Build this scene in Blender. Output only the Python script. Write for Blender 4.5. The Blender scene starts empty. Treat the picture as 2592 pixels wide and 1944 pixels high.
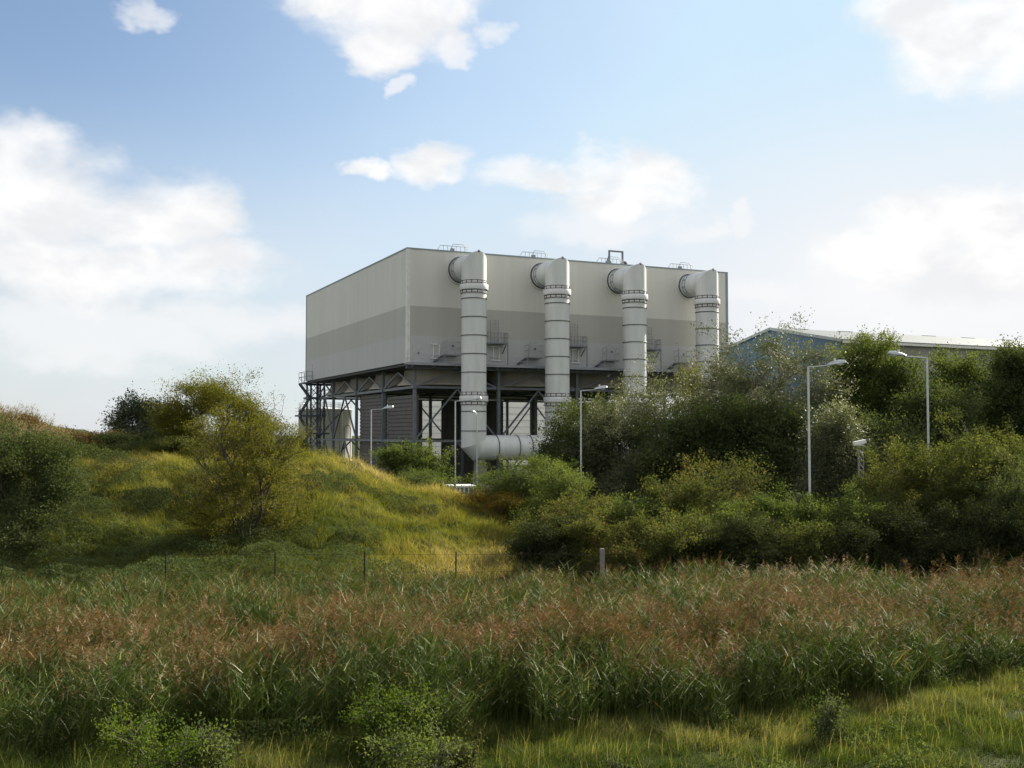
import bpy, math, random
import numpy as np
from mathutils import Vector

sc = bpy.context.scene
COL = sc.collection
R = math.radians
# ---------------------------------------------------------------- camera
F = 2700.0 / 2592.0
PITCH = math.atan(128 / 2700.0)
EYE = 7.0
cam = bpy.data.cameras.new("camera")
cam.sensor_width = 36.0
cam.lens = 36.0 * F
cam.clip_start = 0.5
cam.clip_end = 9000
camo = bpy.data.objects.new("camera", cam)
COL.objects.link(camo)
camo.location = (0, 0, EYE)
camo.rotation_euler = (math.pi / 2 + PITCH, 0, 0)
sc.camera = camo
# ---------------------------------------------------------------- view
sc.view_settings.view_transform = 'Standard'
sc.view_settings.look = 'None'
sc.view_settings.gamma = 1.0
sc.view_settings.use_curve_mapping = False
sc.view_settings.exposure = 1.62
sc.cycles.max_bounces = 6
sc.cycles.diffuse_bounces = 3
sc.cycles.transmission_bounces = 4
sc.cycles.use_denoising = True
# ---------------------------------------------------------------- sun
SUN_AZ, SUN_EL = 47.0, 28.0
S = Vector((math.sin(R(SUN_AZ)) * math.cos(R(SUN_EL)), math.cos(R(SUN_AZ)) * math.cos(R(SUN_EL)), math.sin(R(SUN_EL))))
sl = bpy.data.lights.new("sun", 'SUN')
sl.energy = 4.0
sl.angle = R(0.5)
sl.color = (1.0, 0.93, 0.80)
so = bpy.data.objects.new("sun", sl)
COL.objects.link(so)
so.rotation_euler = S.to_track_quat('Z', 'Y').to_euler()
# ---------------------------------------------------------------- sky
K = 2592.0 / 2212.0          # my notes on the photograph are in a 2212 px wide copy


def ray(dx, dy):
    x = (dx * K - 1296) / 2700.0
    y = (972 - dy * K) / 2700.0
    v = Vector((x, math.cos(PITCH) - y * math.sin(PITCH), math.sin(PITCH) + y * math.cos(PITCH)))
    return v


def wx(dx, Y, dy=928):
    v = ray(dx, dy)
    return v.x / v.y * Y


def wz(dy, Y):
    v = ray(1106, dy)
    return EYE + v.z / v.y * Y


def build_world():
    w = bpy.data.worlds.new("World")
    sc.world = w
    w.use_nodes = True
    nt = w.node_tree
    N, L = nt.nodes, nt.links
    bg = N['Background']
    STR = 0.05
    bg.inputs[1].default_value = STR
    sky = N.new('ShaderNodeTexSky')
    sky.sky_type = 'NISHITA'
    sky.sun_disc = False
    sky.sun_elevation = R(SUN_EL)
    sky.sun_rotation = R(SUN_AZ)
    sky.altitude = 0
    sky.air_density = 1.0
    sky.dust_density = 1.2
    sky.ozone_density = 1.8

    def m(op, a, b=None, c=None, clamp=False):
        n = N.new('ShaderNodeMath')
        n.operation = op
        n.use_clamp = clamp
        for i, v in enumerate((a, b, c)):
            if v is None:
                continue
            if isinstance(v, (int, float)):
                n.inputs[i].default_value = v
            else:
                L.new(v, n.inputs[i])
        return n.outputs[0]

    tc = N.new('ShaderNodeTexCoord')
    sep = N.new('ShaderNodeSeparateXYZ')
    L.new(tc.outputs['Generated'], sep.inputs[0])
    az = m('ARCTAN2', sep.outputs[0], sep.outputs[1])
    el = m('ARCSINE', sep.outputs[2])
    comb = N.new('ShaderNodeCombineXYZ')
    L.new(az, comb.inputs[0])
    L.new(m('MULTIPLY', el, 1.5), comb.inputs[1])

    def noise(scale, detail, rough, off=(0, 0, 0), dist=0.0):
        mp = N.new('ShaderNodeMapping')
        mp.inputs['Location'].default_value = off
        L.new(comb.outputs[0], mp.inputs[0])
        n = N.new('ShaderNodeTexNoise')
        n.inputs['Scale'].default_value = scale
        n.inputs['Detail'].default_value = detail
        n.inputs['Roughness'].default_value = rough
        n.inputs['Distortion'].default_value = dist
        L.new(mp.outputs[0], n.inputs['Vector'])
        return n.outputs['Fac']

    n_big = noise(11, 7, 0.52, (3.1, 1.7, 0.4), 0.3)
    nz = m('MULTIPLY', m('SUBTRACT', n_big, 0.5), 2.5)

    wn = N.new('ShaderNodeTexNoise')
    wn.inputs['Scale'].default_value = 13
    wn.inputs['Detail'].default_value = 4
    wn.inputs['Roughness'].default_value = 0.6
    L.new(comb.outputs[0], wn.inputs['Vector'])
    wsep = N.new('ShaderNodeSeparateXYZ')
    L.new(wn.outputs['Color'], wsep.inputs[0])
    azw = m('ADD', az, m('MULTIPLY', m('SUBTRACT', wsep.outputs[0], 0.5), 0.085))
    elw = m('ADD', el, m('MULTIPLY', m('SUBTRACT', wsep.outputs[1], 0.5), 0.060))

    def blob(dx, dy, rx, ry, base=None):
        a = math.atan2(ray(dx, dy).x, ray(dx, dy).y)
        e = math.asin(ray(dx, dy).normalized().z)
        ra, re = rx * K / 2700.0, ry * K / 2700.0
        u = m('MULTIPLY', m('SUBTRACT', azw, a), 1 / ra)
        v0 = m('MULTIPLY', m('SUBTRACT', elw, e), 1 / re)
        v = m('MAXIMUM', v0, m('MULTIPLY', v0, -1.5)) if base else v0      # flatter below
        d = m('SUBTRACT', 1.0, m('ADD', m('MULTIPLY', u, u), m('MULTIPLY', v, v)))
        return m('MAXIMUM', d, -1.5)

    def field(blobs):
        o = None
        for b in blobs:
            d = blob(*b)
            if o is None:
                o = d
            else:
                n = N.new('ShaderNodeMath')
                n.operation = 'SMOOTH_MAX'
                L.new(o, n.inputs[0])
                L.new(d, n.inputs[1])
                n.inputs[2].default_value = 0.35
                o = n.outputs[0]
        return o

    def sstep(v, lo, hi, to=1.0):
        n = N.new('ShaderNodeMapRange')
        n.interpolation_type = 'SMOOTHSTEP'
        n.inputs[1].default_value = lo
        n.inputs[2].default_value = hi
        n.inputs[3].default_value = 0
        n.inputs[4].default_value = to
        L.new(v, n.inputs[0])
        return n.outputs[0]

    crisp = field([
        (20, 360, 130, 95, 1), (110, 455, 190, 110, 1), (290, 480, 190, 90, 1), (410, 470, 100, 80, 1), (380, 570, 200, 62),
        (200, 570, 240, 70), (0, 530, 160, 60),
        (850, 25, 190, 85), (825, 110, 75, 42), (720, 0, 110, 50), (985, 40, 55, 60),
        (1250, 385, 200, 52, 1), (1390, 385, 110, 60, 1), (1330, 430, 150, 40), (920, 352, 85, 38), (785, 352, 52, 24),
        (2080, 95, 160, 85), (1960, 40, 110, 60), (2230, 70, 150, 120),
        (2020, 485, 150, 62, 1), (2170, 500, 160, 70, 1), (1930, 545, 150, 50), (2110, 590, 190, 55),
    ])
    soft = field([
        (1075, 62, 34, 26), (1003, 112, 48, 28), (855, 190, 30, 16), (315, 20, 62, 28), (1510, 480, 50, 16), (1590, 466, 34, 30),
        (270, 725, 300, 70), (520, 690, 180, 60), (80, 700, 150, 50),
        (1340, 490, 190, 45), (1930, 590, 260, 75), (2150, 640, 240, 60),
        (1640, 640, 120, 40),
    ])
    a1 = sstep(m('ADD', crisp, nz), -0.60, 1.0, 0.95)
    a2 = sstep(m('ADD', soft, m('MULTIPLY', nz, 1.2)), -0.5, 1.1, 0.70)
    # thin high veil, thicker low down and towards the sun
    low = sstep(el, 0.33, 0.02, 0.80)
    sunward = m('MULTIPLY', sstep(az, -0.42, 0.40, 0.88), sstep(az, 1.6, 0.8))
    thin = m('ADD', 0.70, m('MULTIPLY', n_big, 0.6))
    veil = m('MULTIPLY', sunward, thin, clamp=True)
    mist = m('MULTIPLY', m('ADD', low, m('MULTIPLY', m('MULTIPLY', low, sunward), 0.5)), thin, clamp=True)
    # unseen broken cloud outside the view, added to brighten and whiten the fill light
    fill_cloud = m('MULTIPLY', sstep(m('ABSOLUTE', az), 0.62, 0.95), sstep(n_big, 0.36, 0.55, 0.95))

    def mix(f, a, b):
        n = N.new('ShaderNodeMix')
        n.data_type = 'RGBA'
        L.new(f, n.inputs[0])
        for i, v in ((6, a), (7, b)):
            if isinstance(v, tuple):
                n.inputs[i].default_value = (*v, 1)
            else:
                L.new(v, n.inputs[i])
        return n.outputs[2]

    def cl(r, g, b):
        k = 1.0 / STR / (2 ** sc.view_settings.exposure)
        return (r * k, g * k, b * k)

    lim = N.new('ShaderNodeVectorMath')          # keep the glare round the hidden sun below white
    lim.operation = 'MINIMUM'
    L.new(sky.outputs[0], lim.inputs[0])
    lim.inputs[1].default_value = cl(0.54, 0.76, 0.96)
    c = mix(veil, lim.outputs[0], cl(0.66, 0.85, 1.0))
    c = mix(mist, c, cl(0.79, 0.82, 0.86))
    c = mix(fill_cloud, c, cl(1.10, 1.07, 1.01))
    shade_n = noise(14, 4, 0.55, (1.0, 9.0, 3.0), 0.2)
    cc = mix(sstep(shade_n, 0.35, 0.62), cl(0.88, 0.885, 0.90), cl(1.04, 1.03, 1.02))
    glow = m('MULTIPLY', m('MULTIPLY', sstep(az, -0.02, 0.36, 0.95), sstep(el, 0.38, 0.10)), sstep(az, 1.6, 0.8))
    c = mix(glow, c, cl(0.935, 0.945, 0.965))
    c = mix(a2, c, cl(0.96, 0.96, 0.97))
    c = mix(a1, c, cc)
    L.new(c, bg.inputs[0])


build_world()

# ================================================================ helpers
rng = np.random.default_rng(11)
PI = math.pi


def setp(o, label=None, cat=None, group=None, kind=None):
    if label:
        o['label'] = label
    if cat:
        o['category'] = cat
    if group:
        o['group'] = group
    if kind:
        o['kind'] = kind
    return o


def empty(name, loc=(0, 0, 0), rz=0.0, label=None, cat=None, group=None):
    o = bpy.data.objects.new(name, None)
    o.empty_display_size = 0.3
    COL.objects.link(o)
    o.location = loc
    o.rotation_euler = (0, 0, rz)
    return setp(o, label, cat, group)


def children(o):
    return [c for c in list(bpy.data.objects) if c.parent == o]


def copy_tree(o, parent=None):
    c = o.copy()
    COL.objects.link(c)
    if parent is not None:
        c.parent = parent
    for ch in children(o):
        copy_tree(ch, c)
    return c


def link_mesh(name, me, mats, parent=None):
    for mt in (mats if isinstance(mats, (list, tuple)) else [mats]):
        me.materials.append(mt)
    o = bpy.data.objects.new(name, me)
    COL.objects.link(o)
    if parent is not None:
        o.parent = parent
    return o


def np_mesh(name, V, Q, tint=None, matidx=None, smooth=False):
    """V (n,3), Q (m,4) quads -> mesh"""
    me = bpy.data.meshes.new(name)
    V = np.ascontiguousarray(V, dtype=np.float32)
    Q = np.ascontiguousarray(Q, dtype=np.int32)
    me.vertices.add(len(V))
    me.vertices.foreach_set('co', V.ravel())
    k = Q.shape[1]
    me.loops.add(Q.size)
    me.loops.foreach_set('vertex_index', Q.ravel())
    me.polygons.add(len(Q))
    me.polygons.foreach_set('loop_start', np.arange(0, Q.size, k, dtype=np.int32))
    me.polygons.foreach_set('loop_total', np.full(len(Q), k, dtype=np.int32))
    if smooth:
        me.polygons.foreach_set('use_smooth', np.ones(len(Q), dtype=bool))
    if matidx is not None:
        me.polygons.foreach_set('material_index', np.asarray(matidx, dtype=np.int32))
    if tint is not None:
        at = me.attributes.new('tint', 'FLOAT', 'FACE')
        at.data.foreach_set('value', np.asarray(tint, dtype=np.float32))
    me.update(calc_edges=True)
    return me


class MB:
    """collects shapes, then becomes ONE mesh object"""

    def __init__(s):
        s.v, s.f, s.sm = [], [], []

    def add(s, vs, fs, smooth=False):
        b = len(s.v)
        s.v += [tuple(v) for v in vs]
        s.f += [tuple(b + i for i in f) for f in fs]
        s.sm += [smooth] * len(fs)
        return s

    def box(s, x0, x1, y0, y1, z0, z1):
        vs = [(x0, y0, z0), (x1, y0, z0), (x1, y1, z0), (x0, y1, z0), (x0, y0, z1), (x1, y0, z1), (x1, y1, z1), (x0, y1, z1)]
        return s.add(vs, [(0, 3, 2, 1), (4, 5, 6, 7), (0, 1, 5, 4), (1, 2, 6, 5), (2, 3, 7, 6), (3, 0, 4, 7)])

    def bar(s, p, q, w, h=None):
        h = h or w
        p, q = Vector(p), Vector(q)
        d = (q - p).normalized()
        up = Vector((0, 0, 1)) if abs(d.z) < 0.99 else Vector((1, 0, 0))
        a = d.cross(up).normalized() * (w / 2)
        b = a.cross(d).normalized() * (h / 2)
        vs = [p - a - b, p + a - b, p + a + b, p - a + b, q - a - b, q + a - b, q + a + b, q - a + b]
        return s.add(vs, [(0, 3, 2, 1), (4, 5, 6, 7), (0, 1, 5, 4), (1, 2, 6, 5), (2, 3, 7, 6), (3, 0, 4, 7)])

    def tube(s, pts, r, n=6, smooth=True, caps=True):
        pts = [Vector(p) for p in pts]
        if not isinstance(r, (list, tuple)):
            r = [r] * len(pts)
        rings = []
        prev = None
        for i, p in enumerate(pts):
            d = (pts[min(i + 1, len(pts) - 1)] - pts[max(i - 1, 0)]).normalized()
            if prev is None:
                up = Vector((0, 0, 1)) if abs(d.z) < 0.9 else Vector((1, 0, 0))
                a = d.cross(up).normalized()
            else:
                a = (prev - d * prev.dot(d)).normalized()
            prev = a
            b = d.cross(a)
            rings.append([p + (a * math.cos(2 * PI * k / n) + b * math.sin(2 * PI * k / n)) * r[i] for k in range(n)])
        vs = [v for rg in rings for v in rg]
        fs = [(i * n + k, i * n + (k + 1) % n, (i + 1) * n + (k + 1) % n, (i + 1) * n + k) for i in range(len(pts) - 1) for k in range(n)]
        s.add(vs, fs, smooth)
        if caps:
            s.add(rings[0], [tuple(range(n))[::-1]])
            s.add(rings[-1], [tuple(range(n))])
        return s

    def mitre(s, pts, r, n=40):
        """round pipe along a planar path with true mitred joints"""
        pts = [Vector(p) for p in pts]
        ds = [(b - a).normalized() for a, b in zip(pts[:-1], pts[1:])]
        pl = None
        for d0, d1 in zip(ds[:-1], ds[1:]):
            c = d0.cross(d1)
            if c.length > 1e-4:
                pl = c.normalized()
        for i, d in enumerate(ds):
            side = d.cross(pl)
            ends = []
            for p, nb in ((pts[i], ds[i - 1] if i else d), (pts[i + 1], ds[i + 1] if i + 1 < len(ds) else d)):
                nn = (d + nb).normalized()
                rg = []
                for k in range(n):
                    o = (pl * math.cos(2 * PI * k / n) + side * math.sin(2 * PI * k / n)) * r
                    rg.append(p + o - d * (o.dot(nn) / d.dot(nn)))
                ends.append(rg)
            s.add(ends[0] + ends[1], [(k, (k + 1) % n, n + (k + 1) % n, n + k) for k in range(n)], True)
        return s

    def lathe(s, prof, n=32, smooth=True, c=(0, 0, 0), closed=False):
        """prof: [(r, z)] around the z axis"""
        vs = [(c[0] + r * math.cos(2 * PI * k / n), c[1] + r * math.sin(2 * PI * k / n), c[2] + z) for r, z in prof for k in range(n)]
        m = len(prof)
        fs = [(i * n + k, i * n + (k + 1) % n, ((i + 1) % m) * n + (k + 1) % n, ((i + 1) % m) * n + k) for i in range(m if closed else m - 1) for k in range(n)]
        return s.add(vs, fs, smooth)

    def build(s, name, mat, parent=None):
        me = bpy.data.meshes.new(name)
        me.from_pydata(s.v, [], s.f)
        me.polygons.foreach_set('use_smooth', s.sm)
        me.update()
        return link_mesh(name, me, mat, parent)


# ---------------------------------------------------------------- noise
def vnoise(x, y, seed=0):
    r = np.random.default_rng(seed).random((64, 64))
    xi, yi = np.floor(x).astype(int), np.floor(y).astype(int)
    fx, fy = x - xi, y - yi
    fx, fy = fx * fx * (3 - 2 * fx), fy * fy * (3 - 2 * fy)
    a, b = r[xi % 64, yi % 64], r[(xi + 1) % 64, yi % 64]
    c, d = r[xi % 64, (yi + 1) % 64], r[(xi + 1) % 64, (yi + 1) % 64]
    return (a * (1 - fx) + b * fx) * (1 - fy) + (c * (1 - fx) + d * fx) * fy


def fbm(x, y, seed=0, o=3):
    t, a, n = 0, 0.5, 0
    for i in range(o):
        t = t + a * vnoise(x * 2 ** i, y * 2 ** i, seed + i)
        n += a
        a *= 0.5
    return t / n


def ss(x, a, b):
    t = np.clip((x - a) / (b - a), 0, 1)
    return t * t * (3 - 2 * t)


# ---------------------------------------------------------------- terrain
def reed_front(X):
    return 25.3 + 0.15 * X + 0.017 * np.maximum(X, 0) ** 2


def ground_z(X, Y):
    X, Y = np.asarray(X, float), np.asarray(Y, float)
    z = np.zeros(np.broadcast(X, Y).shape)
    # wet reed hollow
    rf = reed_front(X)
    z = z - 0.35 * ss(Y, rf - 1.5, rf + 1.0) * (1 - ss(Y, 43, 48))
    # near bank with small lumps
    z = z + (0.35 * (fbm(X * 0.45, Y * 0.45, 5) - 0.5)) * (1 - ss(Y, rf - 1, rf + 1))
    # grassy spoil mound
    H = np.interp(X, [-60, -14, -11.4, -9.2, -7.1, -4.4, -1.2, 0.6, 2.5], [5.3, 5.35, 4.9, 3.9, 3.1, 2.6, 1.8, 0.7, 0.1])
    rise = np.interp(Y, [47.5, 50, 53, 57, 62, 67, 72, 78], [0, 0.05, 0.13, 0.30, 0.58, 0.84, 0.98, 1.0])
    # eroded step on the left face of the mound
    step = 0.55 * ss(Y + 3.0 * (fbm(X * 0.35, Y * 0, 9) - .5), 61.5, 62.3) * (1 - ss(Y, 64, 72)) * ss(-X, 14, 17) - 0.15 * ss(Y, 57, 60) * (1 - ss(Y, 60.5, 62)) * ss(-X, 14, 17)
    back = (1 - ss(Y, 76, 86) * ss(X, -27, -20)) * (1 - ss(Y, 100, 128))
    z = z + (H * rise + step) * back
    # higher ground behind on the left
    h2 = np.interp(X, [-80, -48, -41, -39, -37, -30, -22, -17, -12], [2.9, 2.8, 2.2, 1.0, 0.35, 0.25, 0.1, 0.0, 0])
    z = z + h2 * ss(Y, 78, 90) * (1 - ss(Y, 100, 128))
    lump = (fbm(X * 1.3, Y * 1.3, 25) - 0.5) * 0.5 + (fbm(X * 0.55, Y * 0.55, 21) - 0.5) * 1.2 + (fbm(X * 0.17, Y * 0.17, 31) - 0.5) * 0.8
    z = z + lump * ss(z, 0.3, 2.0) * (1 - ss(Y, 110, 130))
    return z


gz = lambda x, y: float(ground_z(np.array(x), np.array(y)))


# ================================================================ materials
def mat_base(name):
    m = bpy.data.materials.new(name)
    m.use_nodes = True
    nt = m.node_tree
    return m, nt, nt.nodes['Principled BSDF']


def mat_plain(name, col, rough=0.6, metal=0.0, var=0.12, scale=1.5, bump=0.0, stretch=None, spec=0.5):
    """painted or metal surface with soft dirt variation"""
    m, nt, p = mat_base(name)
    N, L = nt.nodes, nt.links
    tc = N.new('ShaderNodeTexCoord')
    mp = N.new('ShaderNodeMapping')
    mp.inputs['Scale'].default_value = stretch or (1, 1, 1)
    L.new(tc.outputs['Object'], mp.inputs[0])
    n = N.new('ShaderNodeTexNoise')
    n.inputs['Scale'].default_value = scale
    n.inputs['Detail'].default_value = 6
    n.inputs['Roughness'].default_value = 0.6
    L.new(mp.outputs[0], n.inputs['Vector'])
    r = N.new('ShaderNodeValToRGB')
    r.color_ramp.elements[0].position = 0.3
    r.color_ramp.elements[1].position = 0.7
    r.color_ramp.elements[0].color = (*[c * (1 - var) for c in col], 1)
    r.color_ramp.elements[1].color = (*[min(1, c * (1 + var)) for c in col], 1)
    L.new(n.outputs['Fac'], r.inputs[0])
    L.new(r.outputs[0], p.inputs['Base Color'])
    p.inputs['Roughness'].default_value = rough
    p.inputs['Metallic'].default_value = metal
    p.inputs['Specular IOR Level'].default_value = spec
    if bump:
        b = N.new('ShaderNodeBump')
        b.inputs['Strength'].default_value = bump
        b.inputs['Distance'].default_value = 0.05
        L.new(n.outputs['Fac'], b.inputs['Height'])
        L.new(b.outputs[0], p.inputs['Normal'])
    return m


def mat_cladding(name, col, horizontal=False, pitch=0.3, var=0.065, rib=0.14):
    """profiled sheet: fine ribs (bump), sheet laps and faint rain streaks"""
    m, nt, p = mat_base(name)
    N, L = nt.nodes, nt.links
    tc = N.new('ShaderNodeTexCoord')
    sep = N.new('ShaderNodeSeparateXYZ')
    L.new(tc.outputs['Object'], sep.inputs[0])

    def mth(op, a, b=None):
        n = N.new('ShaderNodeMath')
        n.operation = op
        for i, v in enumerate((a, b)):
            if v is None:
                continue
            if isinstance(v, (int, float)):
                n.inputs[i].default_value = v
            else:
                L.new(v, n.inputs[i])
        return n.outputs[0]
    t = sep.outputs[2] if horizontal else mth('ADD', sep.outputs[0], sep.outputs[1])
    tri = mth('PINGPONG', t, pitch / 2)
    b = N.new('ShaderNodeBump')
    b.inputs['Strength'].default_value = rib
    b.inputs['Distance'].default_value = 0.04
    L.new(mth('MULTIPLY', tri, 2 / pitch), b.inputs['Height'])
    L.new(b.outputs[0], p.inputs['Normal'])
    mp = N.new('ShaderNodeMapping')
    mp.inputs['Scale'].default_value = (0.25, 0.25, 1.2) if horizontal else (1.1, 1.1, 0.06)
    L.new(tc.outputs['Object'], mp.inputs[0])
    n = N.new('ShaderNodeTexNoise')
    n.inputs['Scale'].default_value = 1.0
    n.inputs['Detail'].default_value = 7
    n.inputs['Roughness'].default_value = 0.65
    L.new(mp.outputs[0], n.inputs['Vector'])
    n2 = N.new('ShaderNodeTexNoise')
    n2.inputs['Scale'].default_value = 0.13
    n2.inputs['Detail'].default_value = 3
    L.new(tc.outputs['Object'], n2.inputs['Vector'])
    # each sheet a hair different
    sheet = N.new('ShaderNodeTexWhiteNoise')
    sheet.noise_dimensions = '1D'
    L.new(mth('FLOOR', mth('DIVIDE', t, 1.0)), sheet.inputs['W'])
    f = mth('ADD', mth('ADD', mth('MULTIPLY', n.outputs['Fac'], 0.55), mth('MULTIPLY', n2.outputs['Fac'], 0.45)), mth('MULTIPLY', sheet.outputs['Value'], 0.10))
    r = N.new('ShaderNodeValToRGB')
    r.color_ramp.elements[0].position = 0.34
    r.color_ramp.elements[1].position = 0.72
    r.color_ramp.elements[0].color = (*[c * (1 - var) for c in col], 1)
    r.color_ramp.elements[1].color = (*[c * (1 + var) for c in col], 1)
    L.new(f, r.inputs[0])
    L.new(r.outputs[0], p.inputs['Base Color'])
    p.inputs['Roughness'].default_value = 0.55
    p.inputs['Specular IOR Level'].default_value = 0.3
    return m


def mat_leaf(name, cols, rough=0.8, transl=0.38, spec=0.03, tcol=None):
    """cols: list of (position, rgb) read by the per-leaf 'tint' value"""
    m, nt, p = mat_base(name)
    N, L = nt.nodes, nt.links
    a = N.new('ShaderNodeAttribute')
    a.attribute_name = 'tint'
    r = N.new('ShaderNodeValToRGB')
    e = r.color_ramp.elements
    while len(e) < len(cols):
        e.new(0.5)
    for i, (pos, c) in enumerate(cols):
        e[i].position = pos
        e[i].color = (*c, 1)
    L.new(a.outputs['Fac'], r.inputs[0])
    L.new(r.outputs[0], p.inputs['Base Color'])
    p.inputs['Roughness'].default_value = rough
    p.inputs['Specular IOR Level'].default_value = spec
    tr = N.new('ShaderNodeBsdfTranslucent')
    mx = N.new('ShaderNodeMix')
    mx.data_type = 'RGBA'
    mx.blend_type = 'MULTIPLY'
    mx.inputs[0].default_value = 1
    L.new(r.outputs[0], mx.inputs[6])
    mx.inputs[7].default_value = (*(tcol or (1.5, 1.5, 0.55)), 1)
    L.new(mx.outputs[2], tr.inputs[0])
    ms = N.new('ShaderNodeMixShader')
    ms.inputs[0].default_value = transl
    L.new(p.outputs[0], ms.inputs[1])
    L.new(tr.outputs[0], ms.inputs[2])
    L.new(ms.outputs[0], N['Material Output'].inputs['Surface'])
    return m


def mat_ground():
    m, nt, p = mat_base('ground_soil_and_thatch')
    N, L = nt.nodes, nt.links
    tc = N.new('ShaderNodeTexCoord')
    n = N.new('ShaderNodeTexNoise')
    n.inputs['Scale'].default_value = 0.35
    n.inputs['Detail'].default_value = 8
    n.inputs['Roughness'].default_value = 0.65
    L.new(tc.outputs['Object'], n.inputs['Vector'])
    r = N.new('ShaderNodeValToRGB')
    e = r.color_ramp.elements
    e.new(0.5)
    for i, (pos, c) in enumerate([(0.32, (0.020, 0.030, 0.008)), (0.5, (0.040, 0.052, 0.014)), (0.7, (0.066, 0.066, 0.022))]):
        e[i].position = pos
        e[i].color = (*c, 1)
    L.new(n.outputs['Fac'], r.inputs[0])
    L.new(r.outputs[0], p.inputs['Base Color'])
    p.inputs['Roughness'].default_value = 0.95
    p.inputs['Specular IOR Level'].default_value = 0.1
    b = N.new('ShaderNodeBump')
    b.inputs['Strength'].default_value = 0.8
    b.inputs['Distance'].default_value = 0.2
    n2 = N.new('ShaderNodeTexNoise')
    n2.inputs['Scale'].default_value = 6
    n2.inputs['Detail'].default_value = 5
    L.new(tc.outputs['Object'], n2.inputs['Vector'])
    L.new(n2.outputs['Fac'], b.inputs['Height'])
    L.new(b.outputs[0], p.inputs['Normal'])
    return m


M = dict(
    clad_up=mat_cladding('pale_stone_cladding', (0.565, 0.562, 0.52)),
    clad_mid=mat_cladding('mid_grey_cladding', (0.395, 0.39, 0.36)),
    clad_low=mat_cladding('blue_grey_cladding', (0.415, 0.425, 0.425)),
    trim=mat_plain('pale_trim', (0.62, 0.62, 0.60), 0.5),
    cap=mat_plain('grey_blue_capping', (0.20, 0.25, 0.27), 0.5),
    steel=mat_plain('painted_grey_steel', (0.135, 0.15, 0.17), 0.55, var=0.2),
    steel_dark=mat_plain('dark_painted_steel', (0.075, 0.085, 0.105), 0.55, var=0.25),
    galv=mat_plain('galvanised_steel', (0.42, 0.44, 0.45), 0.4, 0.55, var=0.15, scale=4),
    white_steel=mat_plain('white_painted_steel', (0.72, 0.72, 0.70), 0.45),
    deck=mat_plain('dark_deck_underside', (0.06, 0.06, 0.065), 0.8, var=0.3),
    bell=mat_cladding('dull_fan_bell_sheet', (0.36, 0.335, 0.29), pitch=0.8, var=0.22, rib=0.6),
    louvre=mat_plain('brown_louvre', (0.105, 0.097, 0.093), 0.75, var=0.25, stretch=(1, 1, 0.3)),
    duct=mat_plain('grey_duct_paint', (0.56, 0.575, 0.57), 0.5, var=0.10, scale=1.3, stretch=(1, 1, 0.12)),
    duct_ring=mat_plain('dark_ring', (0.10, 0.10, 0.105), 0.6),
    duct_cell=mat_plain('pale_bellows_plate', (0.62, 0.60, 0.60), 0.45, var=0.1, scale=4),
    duct_flange=mat_plain('pale_flange', (0.62, 0.625, 0.64), 0.4, var=0.05),
    concrete=mat_plain('weathered_concrete', (0.19, 0.18, 0.155), 0.9, var=0.2, scale=8, bump=0.3),
    tank=mat_plain('cream_tank_paint', (0.54, 0.535, 0.515), 0.5, var=0.06, scale=0.6, stretch=(1, 1, 0.15)),
    blue_wall=mat_cladding('blue_cladding', (0.040, 0.095, 0.165), pitch=0.35, var=0.08),
    grey_wall=mat_cladding('warm_grey_cladding', (0.25, 0.245, 0.225), pitch=0.35, var=0.07),
    shed_roof=mat_cladding('pale_sheet_roof', (0.135, 0.145, 0.148), pitch=0.4, var=0.06),
    pale_wall=mat_cladding('pale_horizontal_cladding', (0.78, 0.77, 0.75), True, 1.6, 0.12, 1.0),
    fitting=mat_plain('mid_grey_fitting', (0.25, 0.265, 0.28), 0.55, var=0.15),
    mast=mat_plain('dull_mast_steel', (0.20, 0.205, 0.20), 0.6),
    fence=mat_plain('tarred_post', (0.025, 0.025, 0.024), 0.9, spec=0.1),
    door=mat_plain('grey_door', (0.40, 0.41, 0.415), 0.5),
    hut=mat_plain('blue_hut_paint', (0.07, 0.14, 0.22), 0.5),
    red=mat_plain('faded_red_paint', (0.30, 0.06, 0.05), 0.6),
    lens=mat_plain('lamp_lens', (0.55, 0.55, 0.52), 0.15),
    bark=mat_plain('bark', (0.050, 0.040, 0.030), 0.9, var=0.35, scale=5, bump=0.5),
    bark_pale=mat_plain('pale_poplar_bark', (0.22, 0.20, 0.16), 0.85, var=0.35, scale=4, bump=0.4),
    bark_grey=mat_plain('grey_twig_bark', (0.08, 0.066, 0.05), 0.9, var=0.3, scale=5),
    ground=mat_ground(),
)
G1 = (0.5, 0.5, 0.5)
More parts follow.
